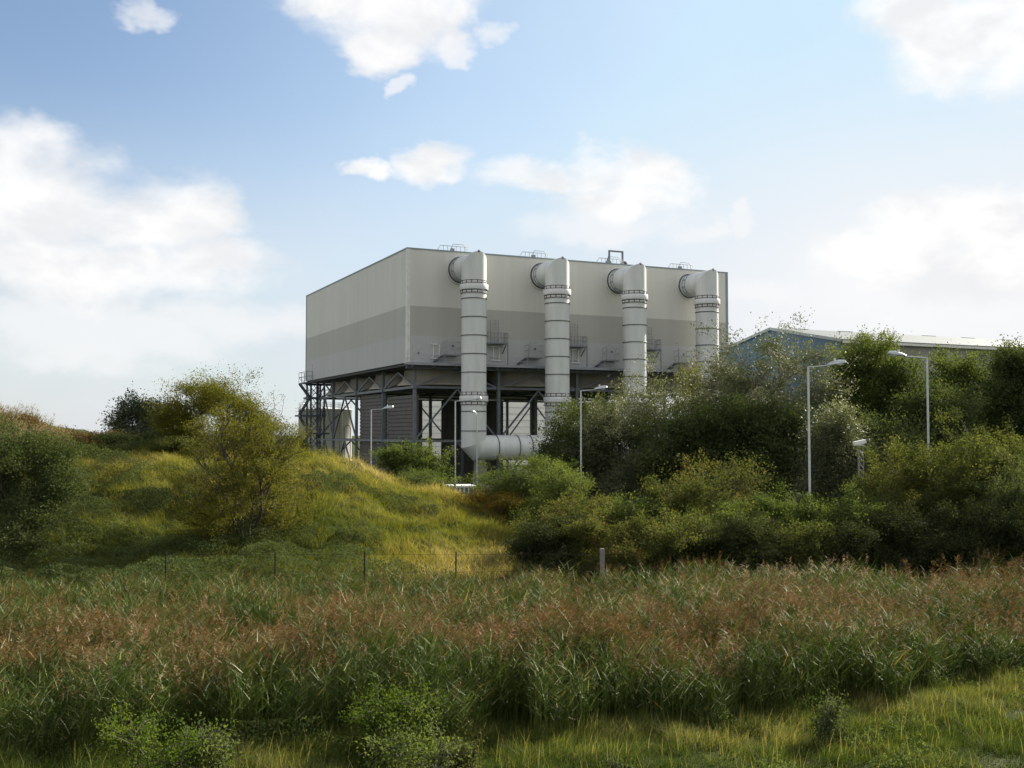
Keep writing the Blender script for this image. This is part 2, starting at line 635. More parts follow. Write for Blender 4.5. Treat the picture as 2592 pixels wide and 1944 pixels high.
LEAF = dict(
    shrub=mat_leaf('shrub_leaf', [(0, (0.041, 0.060, 0.022)), (0.55, (0.090, 0.119, 0.041)), (1, (0.151, 0.171, 0.063))]),
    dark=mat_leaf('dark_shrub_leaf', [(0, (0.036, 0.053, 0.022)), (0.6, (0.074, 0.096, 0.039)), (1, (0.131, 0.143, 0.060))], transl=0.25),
    deep=mat_leaf('shaded_bramble_leaf', [(0, (0.021, 0.029, 0.013)), (0.6, (0.041, 0.051, 0.021)), (1, (0.084, 0.087, 0.036))], transl=0.2),  # darker leaf colour standing in for deep shade low in the front row
    olive=mat_leaf('olive_shrub_leaf', [(0, (0.043, 0.054, 0.020)), (0.55, (0.088, 0.103, 0.036)), (0.88, (0.136, 0.142, 0.051)), (1, (0.215, 0.171, 0.065))]),
    rust=mat_leaf('autumn_hawthorn_leaf', [(0, (0.041, 0.052, 0.020)), (0.6, (0.090, 0.100, 0.036)), (0.86, (0.137, 0.118, 0.046)), (1, (0.213, 0.110, 0.054))]),
    orange=mat_leaf('orange_shrub_leaf', [(0, (0.08, 0.085, 0.02)), (0.5, (0.17, 0.14, 0.025)), (0.8, (0.22, 0.105, 0.03)), (1, (0.22, 0.06, 0.02))]),
    bright=mat_leaf('bright_bramble_leaf', [(0, (0.034, 0.060, 0.012)), (0.6, (0.080, 0.118, 0.022)), (1, (0.145, 0.175, 0.034))], transl=0.36),
    yellow=mat_leaf('yellowing_leaf', [(0, (0.048, 0.058, 0.014)), (0.5, (0.105, 0.108, 0.022)), (1, (0.195, 0.178, 0.036))], transl=0.34),
    silver=mat_leaf('silver_poplar_leaf', [(0, (0.048, 0.058, 0.030)), (0.55, (0.115, 0.130, 0.066)), (0.86, (0.195, 0.205, 0.125)), (1, (0.36, 0.36, 0.29))], rough=0.55, spec=0.12, transl=0.28, tcol=(1.3, 1.3, 0.7)),
    far=mat_leaf('far_willow_leaf', [(0, (0.050, 0.066, 0.044)), (1, (0.115, 0.135, 0.085))], transl=0.2),  # distance haze put into the leaf colour, paler and greyer
    twiggy=mat_leaf('brown_scrub_leaf', [(0, (0.055, 0.045, 0.022)), (0.6, (0.11, 0.075, 0.04)), (1, (0.17, 0.13, 0.06))]),
)
REED_LEAF = mat_leaf('reed_blade', [(0, (0.028, 0.044, 0.011)), (0.5, (0.066, 0.096, 0.020)), (0.82, (0.112, 0.142, 0.036)), (0.90, (0.26, 0.28, 0.16)), (0.96, (0.34, 0.34, 0.20)), (1, (0.32, 0.20, 0.04))], rough=0.6, spec=0.15, transl=0.2, tcol=(1.2, 1.3, 0.5))
REED_PLUME = mat_leaf('reed_plume', [(0, (0.085, 0.042, 0.018)), (0.5, (0.142, 0.084, 0.034)), (0.85, (0.205, 0.135, 0.062)), (1, (0.40, 0.31, 0.22))], rough=0.9, spec=0.03, transl=0.3, tcol=(1.2, 1.0, 0.75))
GRASS = mat_leaf('grass_blade', [(0, (0.034, 0.056, 0.011)), (0.4, (0.085, 0.112, 0.026)), (0.7, (0.165, 0.165, 0.055)), (1, (0.34, 0.28, 0.13))], rough=0.65, spec=0.12, transl=0.38, tcol=(1.25, 1.25, 0.5))
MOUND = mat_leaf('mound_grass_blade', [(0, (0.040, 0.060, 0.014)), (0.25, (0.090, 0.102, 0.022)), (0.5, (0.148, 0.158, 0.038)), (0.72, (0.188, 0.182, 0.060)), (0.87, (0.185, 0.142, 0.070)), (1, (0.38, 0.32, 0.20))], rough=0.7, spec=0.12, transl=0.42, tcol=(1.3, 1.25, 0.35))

# ================================================================ ground
def build_ground():
    xs = np.concatenate([[-4000, -1500, -600, -300, -180, -120, -90], np.arange(-70, 50.01, 0.5), [56, 65, 90, 130, 200, 350, 700, 1500, 4000]])
    ys = np.concatenate([[-300, -60, -10, 5, 12], np.arange(16, 112.01, 0.5), [118, 128, 145, 180, 240, 350, 600, 1200, 2500, 6000]])
    X, Y = np.meshgrid(xs, ys)
    Z = ground_z(X, Y)
    V = np.stack([X, Y, Z], -1).reshape(-1, 3)
    nx, ny = len(xs), len(ys)
    i = np.arange((ny - 1) * nx).reshape(ny - 1, nx)[:, :-1].ravel()
    Q = np.stack([i, i + 1, i + nx + 1, i + nx], -1)
    o = link_mesh('ground', np_mesh('ground', V, Q, smooth=True), M['ground'])
    setp(o, 'rough green and brown open ground rising to a mound on the left', kind='structure')


build_ground()

# ================================================================ the condenser building
TH = math.atan2(0.421, 0.907)
C0 = (wx(1028.6 / K, 130), 130.0)
LU, LV = 47.8, 50.2
ZB, Z1, Z2, ZT = 15.8, 19.15, 22.8, 29.8
CU = [1.6, 13.0, 24.4, 35.8, 46.2]
CV = [1.6, 14.0, 26.4, 38.8, 48.6]


def world(u, v, z=0.0):
    return Vector((C0[0] + u * math.cos(TH) - v * math.sin(TH), C0[1] + u * math.sin(TH) + v * math.cos(TH), z))


def build_condenser():
    root = empty('condenser_building', (C0[0], C0[1], 0), TH,
                 'huge pale grey banded box of an air cooled condenser raised on steel columns', 'building')

    def shell(name, z0, z1, mat, t=0.35):
        m = MB()
        m.box(0, LU, 0, t, z0, z1)
        m.box(0, LU, LV - t, LV, z0, z1)
        m.box(0, t, t, LV - t, z0, z1)
        m.box(LU - t, LU, t, LV - t, z0, z1)
        return m.build(name, mat, root)
    shell('upper_wall', Z2, ZT, M['clad_up'])
    shell('middle_wall', Z1, Z2, M['clad_mid'])
    shell('lower_wall', ZB, Z1, M['clad_low'])
    MB().box(0.36, LU - 0.36, 0.36, LV - 0.36, ZT - 0.9, ZT - 0.5).build('roof', M['cap'], root)
    # parapet capping
    m = MB()
    g = 0.06
    m.box(-g, LU + g, -g, 0.4, ZT + 0.002, ZT + 0.17)
    m.box(-g, LU + g, LV - 0.4, LV + g, ZT + 0.002, ZT + 0.17)
    m.box(-g, 0.4, 0.4, LV - 0.4, ZT + 0.002, ZT + 0.17)
    m.box(LU - 0.4, LU + g, 0.4, LV - 0.4, ZT + 0.002, ZT + 0.17)
    m.build('roof_capping', M['cap'], root)
    for (u0, u1, v0, v1, mt) in ((-0.05, 0.40, -0.05, -0.003, 'trim'), (-0.05, -0.003, -0.003, 0.35, 'trim'),
                                 (LU - 0.35, LU + 0.05, -0.05, -0.003, 'cap'), (-0.05, -0.003, LV - 0.3, LV + 0.05, 'cap')):
        MB().box(u0, u1, v0, v1, ZB, ZT).build('corner_trim', M[mt], root)
    # fan deck
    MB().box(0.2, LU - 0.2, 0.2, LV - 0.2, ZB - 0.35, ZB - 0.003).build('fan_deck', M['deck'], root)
    # edge beams
    m = MB()
    for a, b in (((0, 0.15), (LU, 0.15)), ((0, LV - 0.15), (LU, LV - 0.15))):
        m.bar((a[0], a[1], ZB - 0.55), (b[0], b[1], ZB - 0.55), 0.28, 0.36)
    m.bar((LU - 0.15, 0.3, ZB - 0.55), (LU - 0.15, LV - 0.3, ZB - 0.55), 0.28, 0.36)
    m.build('edge_beam', M['steel_dark'], root)
    # columns
    first = None
    zc = 12.9
    for i, u in enumerate(CU):
        for j, v in enumerate(CV):
            if first is None:
                m = MB()
                m.box(-0.19, 0.19, -0.19, -0.145, 0, ZB - 0.4)
                m.box(-0.19, 0.19, 0.145, 0.19, 0, ZB - 0.4)
                m.box(-0.15, 0.15, -0.145, 0.145, 0, ZB - 0.4)
                m.box(-0.30, 0.30, -0.30, 0.30, 12.70, 13.08)
                m.box(-0.34, 0.34, -0.34, 0.34, -0.1, 0.35)
                first = c = m.build('column', M['steel'], root)
            else:
                c = first.copy()
                COL.objects.link(c)
            c.location = (u, v, 0)

    # trusses and braces, one part for each column line
    def truss(p0, p1, perp, mat):
        """between two columns: chords, inverted V, mid post"""
        a, b = Vector(p0), Vector(p1)
        d = (b - a).normalized()
        a2, b2 = a + d * 0.2, b - d * 0.2
        mid = (a + b) / 2
        m = MB()
        m.bar((*a2.xy, zc), (*b2.xy, zc), 0.26, 0.30)
        m.bar((*a2.xy, zc + 0.12), (*mid.xy, ZB - 0.8), 0.18, 0.18)
        m.bar((*mid.xy, ZB - 0.8), (*b2.xy, zc + 0.12), 0.18, 0.18)
        return m.build('truss', M[mat], root)

    def brace(p0, p1, mat):
        a, b = Vector(p0), Vector(p1)
        d = (b - a).normalized()
        a2, b2 = a + d * 0.2, b - d * 0.2
        mid = (a + b) / 2
        m = MB()
        m.bar((*a2.xy, 6.2), (*b2.xy, 6.2), 0.26, 0.30)
        for z0, z1 in ((6.5, 12.7), (0.4, 6.0)):
            m.bar((*a2.xy, z0), (*mid.xy, z1), 0.2, 0.2)
            m.bar((*mid.xy, z1), (*b2.xy, z0), 0.2, 0.2)
        m.bar((*mid.xy, 12.6), (*mid.xy, 12.78), 0.9, 0.12)
        return m.build('brace', M[mat], root)
    for k in range(4):
        for v in CV:
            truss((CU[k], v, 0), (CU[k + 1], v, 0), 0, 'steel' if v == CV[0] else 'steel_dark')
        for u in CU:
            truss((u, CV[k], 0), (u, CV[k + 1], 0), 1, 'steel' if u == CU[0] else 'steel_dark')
    for k in range(4):
        if k > 1:
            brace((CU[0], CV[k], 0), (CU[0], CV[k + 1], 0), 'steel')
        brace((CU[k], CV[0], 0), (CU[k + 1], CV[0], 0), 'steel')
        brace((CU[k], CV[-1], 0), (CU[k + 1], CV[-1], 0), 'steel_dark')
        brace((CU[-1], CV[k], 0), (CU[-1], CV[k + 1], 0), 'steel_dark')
    # fan inlet bells
    prof = []
    for t in np.linspace(0, 1, 9):
        prof.append((4.55 + 1.05 * (t ** 2.4), ZB - 0.36 - 2.15 * t))
    prof2 = [(r + 0.07, z) for r, z in prof[::-1]]
    first = None
    for i in range(4):
        for j in range(4):
            if first is None:
                first = c = MB().lathe(prof + prof2, 48, closed=True).build('fan_bell', M['bell'], root)
            else:
                c = first.copy()
                COL.objects.link(c)
            c.location = ((CU[i] + CU[i + 1]) / 2, (CV[j] + CV[j + 1]) / 2, 0)
    # louvred screens below the deck

    def screen(u0, u1, v0, v1, z0, z1, name='louvre_screen', pitch=0.5, mat='louvre'):
        m = MB()
        thin_u = (u1 - u0) < (v1 - v0)
        if thin_u:
            m.box(u0 + 0.10, u1, v0, v1, z0, z1)
        else:
            m.box(u0, u1, v0 + 0.10, v1, z0, z1)
        z = z0 + 0.08
        while z + pitch * 0.7 < z1:
            if thin_u:
                m.box(u0, u0 + 0.097, v0, v1, z, z + pitch * 0.72)
            else:
                m.box(u0, u1, v0, v0 + 0.097, z, z + pitch * 0.72)
            z += pitch
        return m.build(name, M[mat], root)
    MB().bar((1.6, 1.9, 6.2), (1.6, 26.2, 6.2), 0.26, 0.30).build('rail_beam', M['steel'], root)
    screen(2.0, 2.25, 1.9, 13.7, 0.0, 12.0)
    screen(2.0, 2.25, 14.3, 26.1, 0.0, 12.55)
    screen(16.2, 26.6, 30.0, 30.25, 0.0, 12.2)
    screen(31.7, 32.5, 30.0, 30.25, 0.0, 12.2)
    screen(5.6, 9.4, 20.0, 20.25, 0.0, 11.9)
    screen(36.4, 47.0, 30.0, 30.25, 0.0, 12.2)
    # dark plant room in the middle, seen only as shade
    # walkway along the front, with kerb beam, rail and stair landings
    MB().box(-0.3, LU + 0.3, -1.25, -0.06, ZB - 0.22, ZB - 0.14).build('walkway', M['galv'], root)
    m = MB()
    m.box(-0.3, LU + 0.3, -1.33, -1.253, ZB - 0.34, ZB - 0.02)
    k = 0.5
    while k < LU:
        m.bar((k, -1.25, ZB - 0.28), (k, -0.06, ZB - 0.62), 0.08)
        k += 2.85
    m.build('walkway_beam', M['fitting'], root)

    def railing(pts, h=1.1, name='railing', mat='galv', r=0.026, parent=root, step=1.6):
        m = MB()
        for a, b in zip(pts[:-1], pts[1:]):
            a, b = Vector(a), Vector(b)
            n = max(1, round((b - a).length / step))
            for i in range(n + 1):
                p = a.lerp(b, i / n)
                m.tube([p, p + Vector((0, 0, h))], r, 5)
            for hh in (h, h * 0.55):
                m.tube([a + Vector((0, 0, hh)), b + Vector((0, 0, hh))], r, 5)
        return m.build(name, M[mat], parent)
    railing([(-0.3, -0.1, ZB - 0.14), (-0.3, -1.2, ZB - 0.14), (LU + 0.3, -1.2, ZB - 0.14)])

    def door(u, z, dark=True):
        d = MB().box(u, u + 1.1, -0.06, -0.004, z, z + 2.15).build('door', M['trim'], root)
        d.data.materials[0] = M['door']
        MB().box(u + 0.62, u + 0.86, -0.085, -0.063, z + 1.0, z + 1.25).build('handle', M['steel_dark'], d)
    door(0.75, ZB + 0.05)

    def crash_frame(u):
        m = MB()
        z = ZB + 0.62
        for du in (0.35, 1.15):
            m.bar((u + du, -0.12, z), (u + du, -0.12, z + 1.75), 0.09)
        m.bar((u + 0.0, -0.16, z + 1.72), (u + 0.9, -0.16, z + 1.74), 0.10)
        m.bar((u, -0.16, z + 0.40), (u + 1.35, -0.16, z + 0.40), 0.09)
        m.bar((u, -0.16, z - 0.02), (u + 1.45, -0.16, z - 0.02), 0.10)
        m.build('guard_frame', M['white_steel'], root)
    crash_frame(3.05)
    for k in range(4):
        u0 = 11.4 * k
        # upper service platform with cage ladder
        p = MB().box(u0 + 9.3, u0 + 13.0, -1.35, -0.06, 18.38, 18.55).build('service_platform', M['steel'], root)
        railing([(u0 + 9.3, -0.12, 18.55), (u0 + 9.3, -1.3, 18.55), (u0 + 13.0, -1.3, 18.55), (u0 + 13.0, -0.12, 18.55)],
                1.25, 'railing', 'fitting', 0.035, p, 0.45)
        m = MB()
        for du in (11.0, 12.1):
            m.tube([(u0 + du, -0.45, 18.6), (u0 + du, -0.45, 21.5)], 0.035, 5)
        for zz in np.arange(18.9, 21.51, 0.43):
            m.tube([(u0 + 11.0, -0.45, zz), (u0 + 12.1, -0.45, zz)], 0.022, 5)
        m.bar((u0 + 11.45, -0.8, 20.35), (u0 + 11.45, -0.8, 21.5), 0.03)
        m.build('ladder', M['fitting'], p)
        for z0, du in ((18.3, 9.5), (18.3, 12.8)):
            MB().bar((u0 + du, -1.25, z0), (u0 + du, -0.06, z0 - 1.0), 0.1).build('bracket', M['steel'], p)
        m = MB()
        m.bar((u0 + 13.05, -1.2, ZB - 0.1), (u0 + 13.05, -1.2, 18.4), 0.09)
        m.build('prop', M['steel'], p)
        crash_frame(u0 + 11.15)
        # low stair landing left of each riser
        p = MB().box(u0 + 4.6, u0 + 6.6, -1.15, -0.06, 16.72, 16.86).build('stair_landing', M['steel'], root)
        railing([(u0 + 4.6, -0.15, 16.86), (u0 + 4.6, -1.1, 16.86), (u0 + 6.6, -1.1, 16.86), (u0 + 6.6, -0.15, 16.86)], 1.6, 'railing', 'galv', 0.03, p, 0.7)
        m = MB()
        for dv in (-1.05, -0.35):
            m.bar((u0 + 3.0, dv, ZB - 0.1), (u0 + 4.6, dv, 16.8), 0.07, 0.2)
        for i in range(5):
            t = (i + 0.5) / 5
            m.box(u0 + 3.0 + 1.6 * t - 0.12, u0 + 3.0 + 1.6 * t + 0.12, -1.0, -0.4, ZB - 0.1 + t, ZB - 0.06 + t)
        m.build('stair_flight', M['steel_dark'], p)
        door(u0 + 5.3, 16.9)
        # roof hoops beside each duct
        m = MB()
        a, b = u0 + 4.2, u0 + 8.5
        zz = ZT + 0.17
        m.tube([(a, 0.9, zz), (a + 0.5, 0.9, zz + 0.75), (b - 1.5, 0.9, zz + 0.75), (b - 0.2, 0.9, zz + 0.75), (b, 0.9, zz)], 0.035, 5)
        m.tube([(b - 2.3, 1.3, zz + 0.35), (b - 1.9, 1.3, zz + 1.1), (b - 0.5, 1.3, zz + 1.1), (b, 1.3, zz + 0.3)], 0.035, 5)
        for t in np.linspace(a + 0.9, b - 0.5, 6):
            m.tube([(t, 0.9, ZT), (t, 0.9, zz + 0.75)], 0.03, 5)
        m.box(a + 2.0, a + 2.45, 1.0, 1.4, ZT, zz + 0.5)
        m.build('roof_hoop', M['fitting'], root)
    # hoist frame with a dish on the roof
    m = MB()
    u, v = 30.0, 2.5
    for du in (0, 2.1):
        m.bar((u + du, v, ZT - 0.5), (u + du, v, ZT + 2.2), 0.2)
    m.bar((u - 0.1, v, ZT + 2.3), (u + 2.2, v, ZT + 2.3), 0.2)
    m.bar((u - 0.9, v, ZT - 0.3), (u, v, ZT + 1.7), 0.12)
    h = m.build('hoist_frame', M['steel'], root)
    m = MB()
    m.tube([(u + 1.7, v - 0.2, ZT + 0.2), (u + 2.35, v - 0.35, ZT + 0.62), (u + 2.5, v - 0.38, ZT + 0.7)], [0.42, 0.42, 0.3], 14)
    m.build('hoist_drum', M['steel_dark'], h)
    # gallery at the far left corner
    m = MB()
    m.box(-1.1, -0.06, LV - 5.0, LV + 0.3, ZB - 0.5, ZB - 0.36)
    g = m.build('corner_gallery', M['steel_dark'], root)
    railing([(-0.15, LV - 5.0, ZB - 0.36), (-1.05, LV - 5.0, ZB - 0.36), (-1.05, LV + 0.3, ZB - 0.36), (-0.1, LV + 0.3, ZB - 0.36)], 1.7, 'railing', 'steel', 0.035, g)
    MB().box(-0.055, -0.004, LV - 4.2, LV - 3.1, ZB + 0.4, ZB + 2.6).build('door', M['door'], root)
    return root


condenser = build_condenser()


# ---------------------------------------------------------------- steam ducts
def build_risers():
    W = -4.5
    ZA, r, RB = 27.55, 1.53, 1.62
    labs = ['tall pale grey steam duct nearest the building corner, bending low into the ground level pipe',
            'second grey steam duct from the corner, its lower flange just above the dark green tree',
            'third grey steam duct from the corner, vanishing behind silvery poplar tops',
            'last grey steam duct at the right end of the wall, half hidden by poplar leaves']
    first = None
    for k in range(4):
        p = world(7.0 + 11.36 * k, W)
        if first is None:
            root = empty('steam_duct', p, TH)
            n = 40
            top = ZA - RB
            MB().lathe([(r, 5.4 + 1.62), (r, top)], n).build('pipe', M['duct'], root)
            e = MB().mitre([(0, 0, top), (0, 0, ZA), (0, -W - 0.02, ZA)], r, n).build('elbow', M['duct'], root)
            MB().tube([(0, -r + 0.10, ZA + r - 0.06), (0, -r - 0.02, ZA + r + 0.06)], 0.16, 8).build('vent_plug', M['duct_ring'], e)
            # collar on the wall
            m = MB()
            m.tube([(0, -W - 0.30, ZA), (0, -W - 0.012, ZA)], 1.84, n)
            f = m.build('wall_collar', M['trim'], root)
            m = MB()
            m.tube([(0, -W - 0.36, ZA), (0, -W - 0.303, ZA)], 1.72, n)
            m.build('seal', M['duct_ring'], f)
            # clamp ring on the horizontal stub
            m = MB()
            for y in (-W - 1.55, -W - 0.95):
                m.tube([(0, y, ZA), (0, y + 0.09, ZA)], 1.60, n)
            m.build('stub_ring', M['fitting'], root)
            m = MB()
            for a in np.linspace(0, 2 * PI, 11)[:-1] + 0.2:
                x, z = 1.555 * math.cos(a), ZA + 1.555 * math.sin(a)
                m.bar((x, -W - 1.46, z), (x, -W - 0.95, z), 0.16, 0.16)
            m.build('clamp', M['fitting'], root)
            # dark stiffening rings
            for z in (23.42, 21.18, 18.95, 16.72, 14.49, 9.80, 7.45):
                MB().lathe([(r + .001, z - 0.05), (r + 0.075, z - 0.05), (r + 0.075, z + 0.05), (r + .001, z + 0.05)], n).build('stiffening_ring', M['duct_ring'], root)
            # expansion joints
            for z0 in (24.05, 10.55):
                j = MB().lathe([(r + .002, z0 + 0.43), (r + 0.20, z0 + 0.43), (r + 0.22, z0 + 0.47), (r + 0.22, z0 + 1.07), (r + 0.20, z0 + 1.11), (r + .002, z0 + 1.11)], n).build('expansion_joint', M['duct_flange'], root)
                for za, zb in ((z0, z0 + 0.40), (z0 + 1.13, z0 + 1.58)):
                    MB().lathe([(r + .002, za + 0.06), (r + 0.05, za + 0.06), (r + 0.05, zb - 0.06), (r + .002, zb - 0.06)], n).build('bellows_plate', M['duct_cell'], j)
                    m = MB()
                    m.lathe([(r + .001, za), (r + 0.10, za), (r + 0.10, za + 0.06), (r + .001, za + 0.06)], n)
                    m.lathe([(r + .001, zb - 0.06), (r + 0.10, zb - 0.06), (r + 0.10, zb), (r + .001, zb)], n)
                    for a in np.linspace(0, 2 * PI, 15)[:-1] + 0.1:
                        x, y = (r + 0.055) * math.cos(a), (r + 0.055) * math.sin(a)
                        m.bar((x, y, za + 0.06), (x, y, zb - 0.06), 0.09, 0.09)
                    m.build('clamp_frame', M['duct_ring'], j)
                    MB().bar(((r + 0.085) * math.cos(-1.28), (r + 0.085) * math.sin(-1.28), za + 0.02), ((r + 0.085) * math.cos(-1.28), (r + 0.085) * math.sin(-1.28), zb - 0.02), 0.42, 0.10).build('joint_cover', M['duct_flange'], j)
            first = root
        else:
            root = copy_tree(first)
            root.location = p
        setp(root, labs[k], 'steam duct', 'steam ducts down the front of the condenser')
        # foot of each duct
        if k == 0:
            m = MB()
            zc = 5.4
            m.mitre([(0, 0, zc + 1.625), (0, 0, zc + 0.62), (0.62, 0, zc), (2.6, 0, zc)], 1.53, 40)
            m.build('lower_elbow', M['duct'], root)
            m = MB()
            m.add([(0.1, -0.7, 0), (1.9, -0.7, 0), (1.9, 0.7, 0), (0.1, 0.7, 0), (0.3, -0.5, 4.0), (1.3, -0.5, 4.0), (1.3, 0.5, 4.0), (0.3, 0.5, 4.0)],
                  [(0, 3, 2, 1), (4, 5, 6, 7), (0, 1, 5, 4), (1, 2, 6, 5), (2, 3, 7, 6), (3, 0, 4, 7)])
            m.box(-0.3, 2.3, -1.1, 1.1, -0.2, 0.9)
            m.build('support_leg', M['concrete'], root)
        else:
            MB().lathe([(1.53, 5.0), (1.53, 7.03)], 40).build('lower_elbow', M['duct'], root)
    # header pipe running along the front at low level
    p = world(7.0 + 2.6, W)
    hd = empty('header_pipe', (p.x, p.y, 0), TH, 'fat grey horizontal pipe running low between the first and second steam ducts', 'pipe')
    MB().tube([(0.003, 0, 5.4), (38, 0, 5.4)], 1.53, 40).build('pipe', M['duct'], hd)
    for u in (0.1, 2.9, 4.6, 6.9, 12, 17, 22, 27, 32):
        MB().tube([(u, 0, 5.4), (u + 0.1, 0, 5.4)], 1.60, 40).build('stiffening_ring', M['duct_ring'], hd)
    for u in (5.2, 16.5, 28):
        m = MB()
        m.box(u, u + 0.5, -1.0, 1.0, -0.1, 4.0)
        m.build('saddle', M['concrete'], hd)


build_risers()


# ---------------------------------------------------------------- stair tower, tank, building beyond
def build_stair_tower():
    p = world(0.2, 47.4)
    t = empty('stair_tower', (p.x, p.y, 0), TH, 'dark steel stair tower with zigzag landings under the far left corner', 'stair tower')
    for x in (0, 2.2):
        for y in (0, 2.6):
            MB().box(x - 0.13, x + 0.13, y - 0.13, y + 0.13, 0, 15.4).build('column', M['steel_dark'], t)
    zs = [2.0, 4.6, 7.3, 10.2, 13.1]
    m = MB()
    for i, z in enumerate(zs):
        z1 = (zs + [15.4])[i + 1]
        for y in (0, 2.6):
            m.bar((0.1, y, z), (2.1, y, z1), 0.09)
            m.bar((2.1, y, z), (0.1, y, z1), 0.09)
    m.build('brace', M['steel_dark'], t)
    for i, z in enumerate(zs):
        left = i % 2 == 1
        x0, x1 = (-1.9, 2.4) if left else (-0.5, 3.0)
        pl = MB().box(x0, x1, -0.35, 3.0, z - 0.28, z).build('landing', M['steel_dark'], t)
        m = MB()
        for x in np.arange(x0 + 0.05, x1, 0.7):
            m.tube([(x, -0.3, z), (x, -0.3, z + 1.1)], 0.03, 5)
        for hh in (0.55, 1.1):
            m.tube([(x0, -0.3, z + hh), (x1, -0.3, z + hh)], 0.03, 5)
            m.tube([(x0 + .04, -0.3, z + hh), (x0 + .04, 2.9, z + hh)], 0.03, 5)
        m.build('railing', M['steel_dark'], pl)
    for i in range(len(zs)):
        z0, z1 = zs[i], (zs + [15.4])[i + 1]
        m = MB()
        a, b = ((-1.8, z1 - 0.2), (-0.2, z0)) if i % 2 == 0 else ((-1.8, z0), (-0.2, z1 - 0.2))
        for y in (-0.2, 0.7):
            m.bar((a[0], y, a[1]), (b[0], y, b[1]), 0.08, 0.28)
            m.bar((a[0], y, a[1] + 1.0), (b[0], y, b[1] + 1.0), 0.05, 0.05)
        for q in np.linspace(0.05, 0.95, 11):
            x, z = a[0] + (b[0] - a[0]) * q, a[1] + (b[1] - a[1]) * q
            m.box(x - 0.12, x + 0.12, -0.15, 0.65, z - 0.03, z + 0.03)
        m.build('stair_flight', M['steel_dark'], t)
    m = MB()
    prof = [(3.0, 13.3), (3.6, 13.4), (3.9, 13.9), (3.75, 14.3), (3.9, 14.9), (3.6, 15.3)]
    for a, b in zip(prof[:-1], prof[1:]):
        m.bar((a[0], -0.2, a[1]), (b[0], -0.2, b[1]), 0.12)
    m.bar((2.2, -0.2, 14.3), (3.75, -0.2, 14.3), 0.05)
    m.build('ladder_hoop', M['steel_dark'], t)


build_stair_tower()


def build_tank():
    Y = 195.0
    X = wx(823 / K, Y)
    t = empty('storage_tank', (X, Y, 0), 0, 'cream cylindrical storage tank with rooftop railing, standing behind the stair tower', 'tank')
    r, h = 4.8, 11.5
    MB().lathe([(r, 0), (r, h), (r + 0.08, h), (r + 0.08, h + 0.12), (r - 0.05, h + 0.12)], 56).build('shell', M['tank'], t)
    MB().lathe([(r - 0.06, h + 0.10), (0.01, h + 0.5)], 56).build('roof', M['tank'], t)
    m = MB()
    for a in np.linspace(0, 2 * PI, 22)[:-1]:
        x, y = (r - 0.1) * math.cos(a), (r - 0.1) * math.sin(a)
        m.tube([(x, y, h + 0.1), (x, y, h + 1.25)], 0.04, 5)
    for hh in (0.5, 0.9, 1.25):
        m.tube([((r - 0.1) * math.cos(a), (r - 0.1) * math.sin(a), h + hh) for a in np.linspace(0, 2 * PI, 49)], 0.035, 5, caps=False)
    m.build('railing', M['galv'], t)
    a = math.asin((868 - 823) / 2700 * Y / r)
    ca, sa = math.sin(a), -math.cos(a)
    m = MB()
    for d in (-0.25, 0.25):
        x, y = (r + 0.3) * ca + d * -sa, (r + 0.3) * sa + d * ca
        m.tube([(x, y, 2.2), (x, y, h + 1.2)], 0.045, 5)
    for z in np.arange(2.4, h + 1, 0.55):
        m.tube([((r + 0.3) * ca + 0.25 * sa, (r + 0.3) * sa - 0.25 * ca, z), ((r + 0.3) * ca - 0.25 * sa, (r + 0.3) * sa + 0.25 * ca, z)], 0.03, 5)
    m.build('ladder', M['steel'], t)
    m = MB()
    x0 = r - 0.75
    pts = [(x0, -2.9, 0.5), (x0, -2.9, 8.2)] + [(x0 + 0.5 - 0.5 * math.cos(q), -2.9, 8.2 + 0.5 * math.sin(q)) for q in np.linspace(0.3, PI, 7)] + [(x0 + 1.0, -2.9, 0.4)]
    m.tube(pts, 0.09, 7)
    m.build('overflow_pipe', M['steel'], t)


build_tank()


def build_pale_hall():
    p = world(33.0, 95.0)
    t = empty('pale_hall', (p.x, p.y, 0), TH, 'pale board clad hall glimpsed through the legs of the condenser', 'building')
    MB().box(0, 58, 0.12, 14, 0, 16.0).build('wall', M['duct'], t)
    m = MB()
    for k in range(11):
        m.box(0, 58, 0.0, 0.117, 0.1 + 1.45 * k, 0.1 + 1.45 * k + 1.28)
    m.build('cladding_board', M['pale_wall'], t)
    MB().box(-0.2, 58.2, -0.2, 14.2, 16.0, 16.4).build('roof', M['shed_roof'], t)


build_pale_hall()


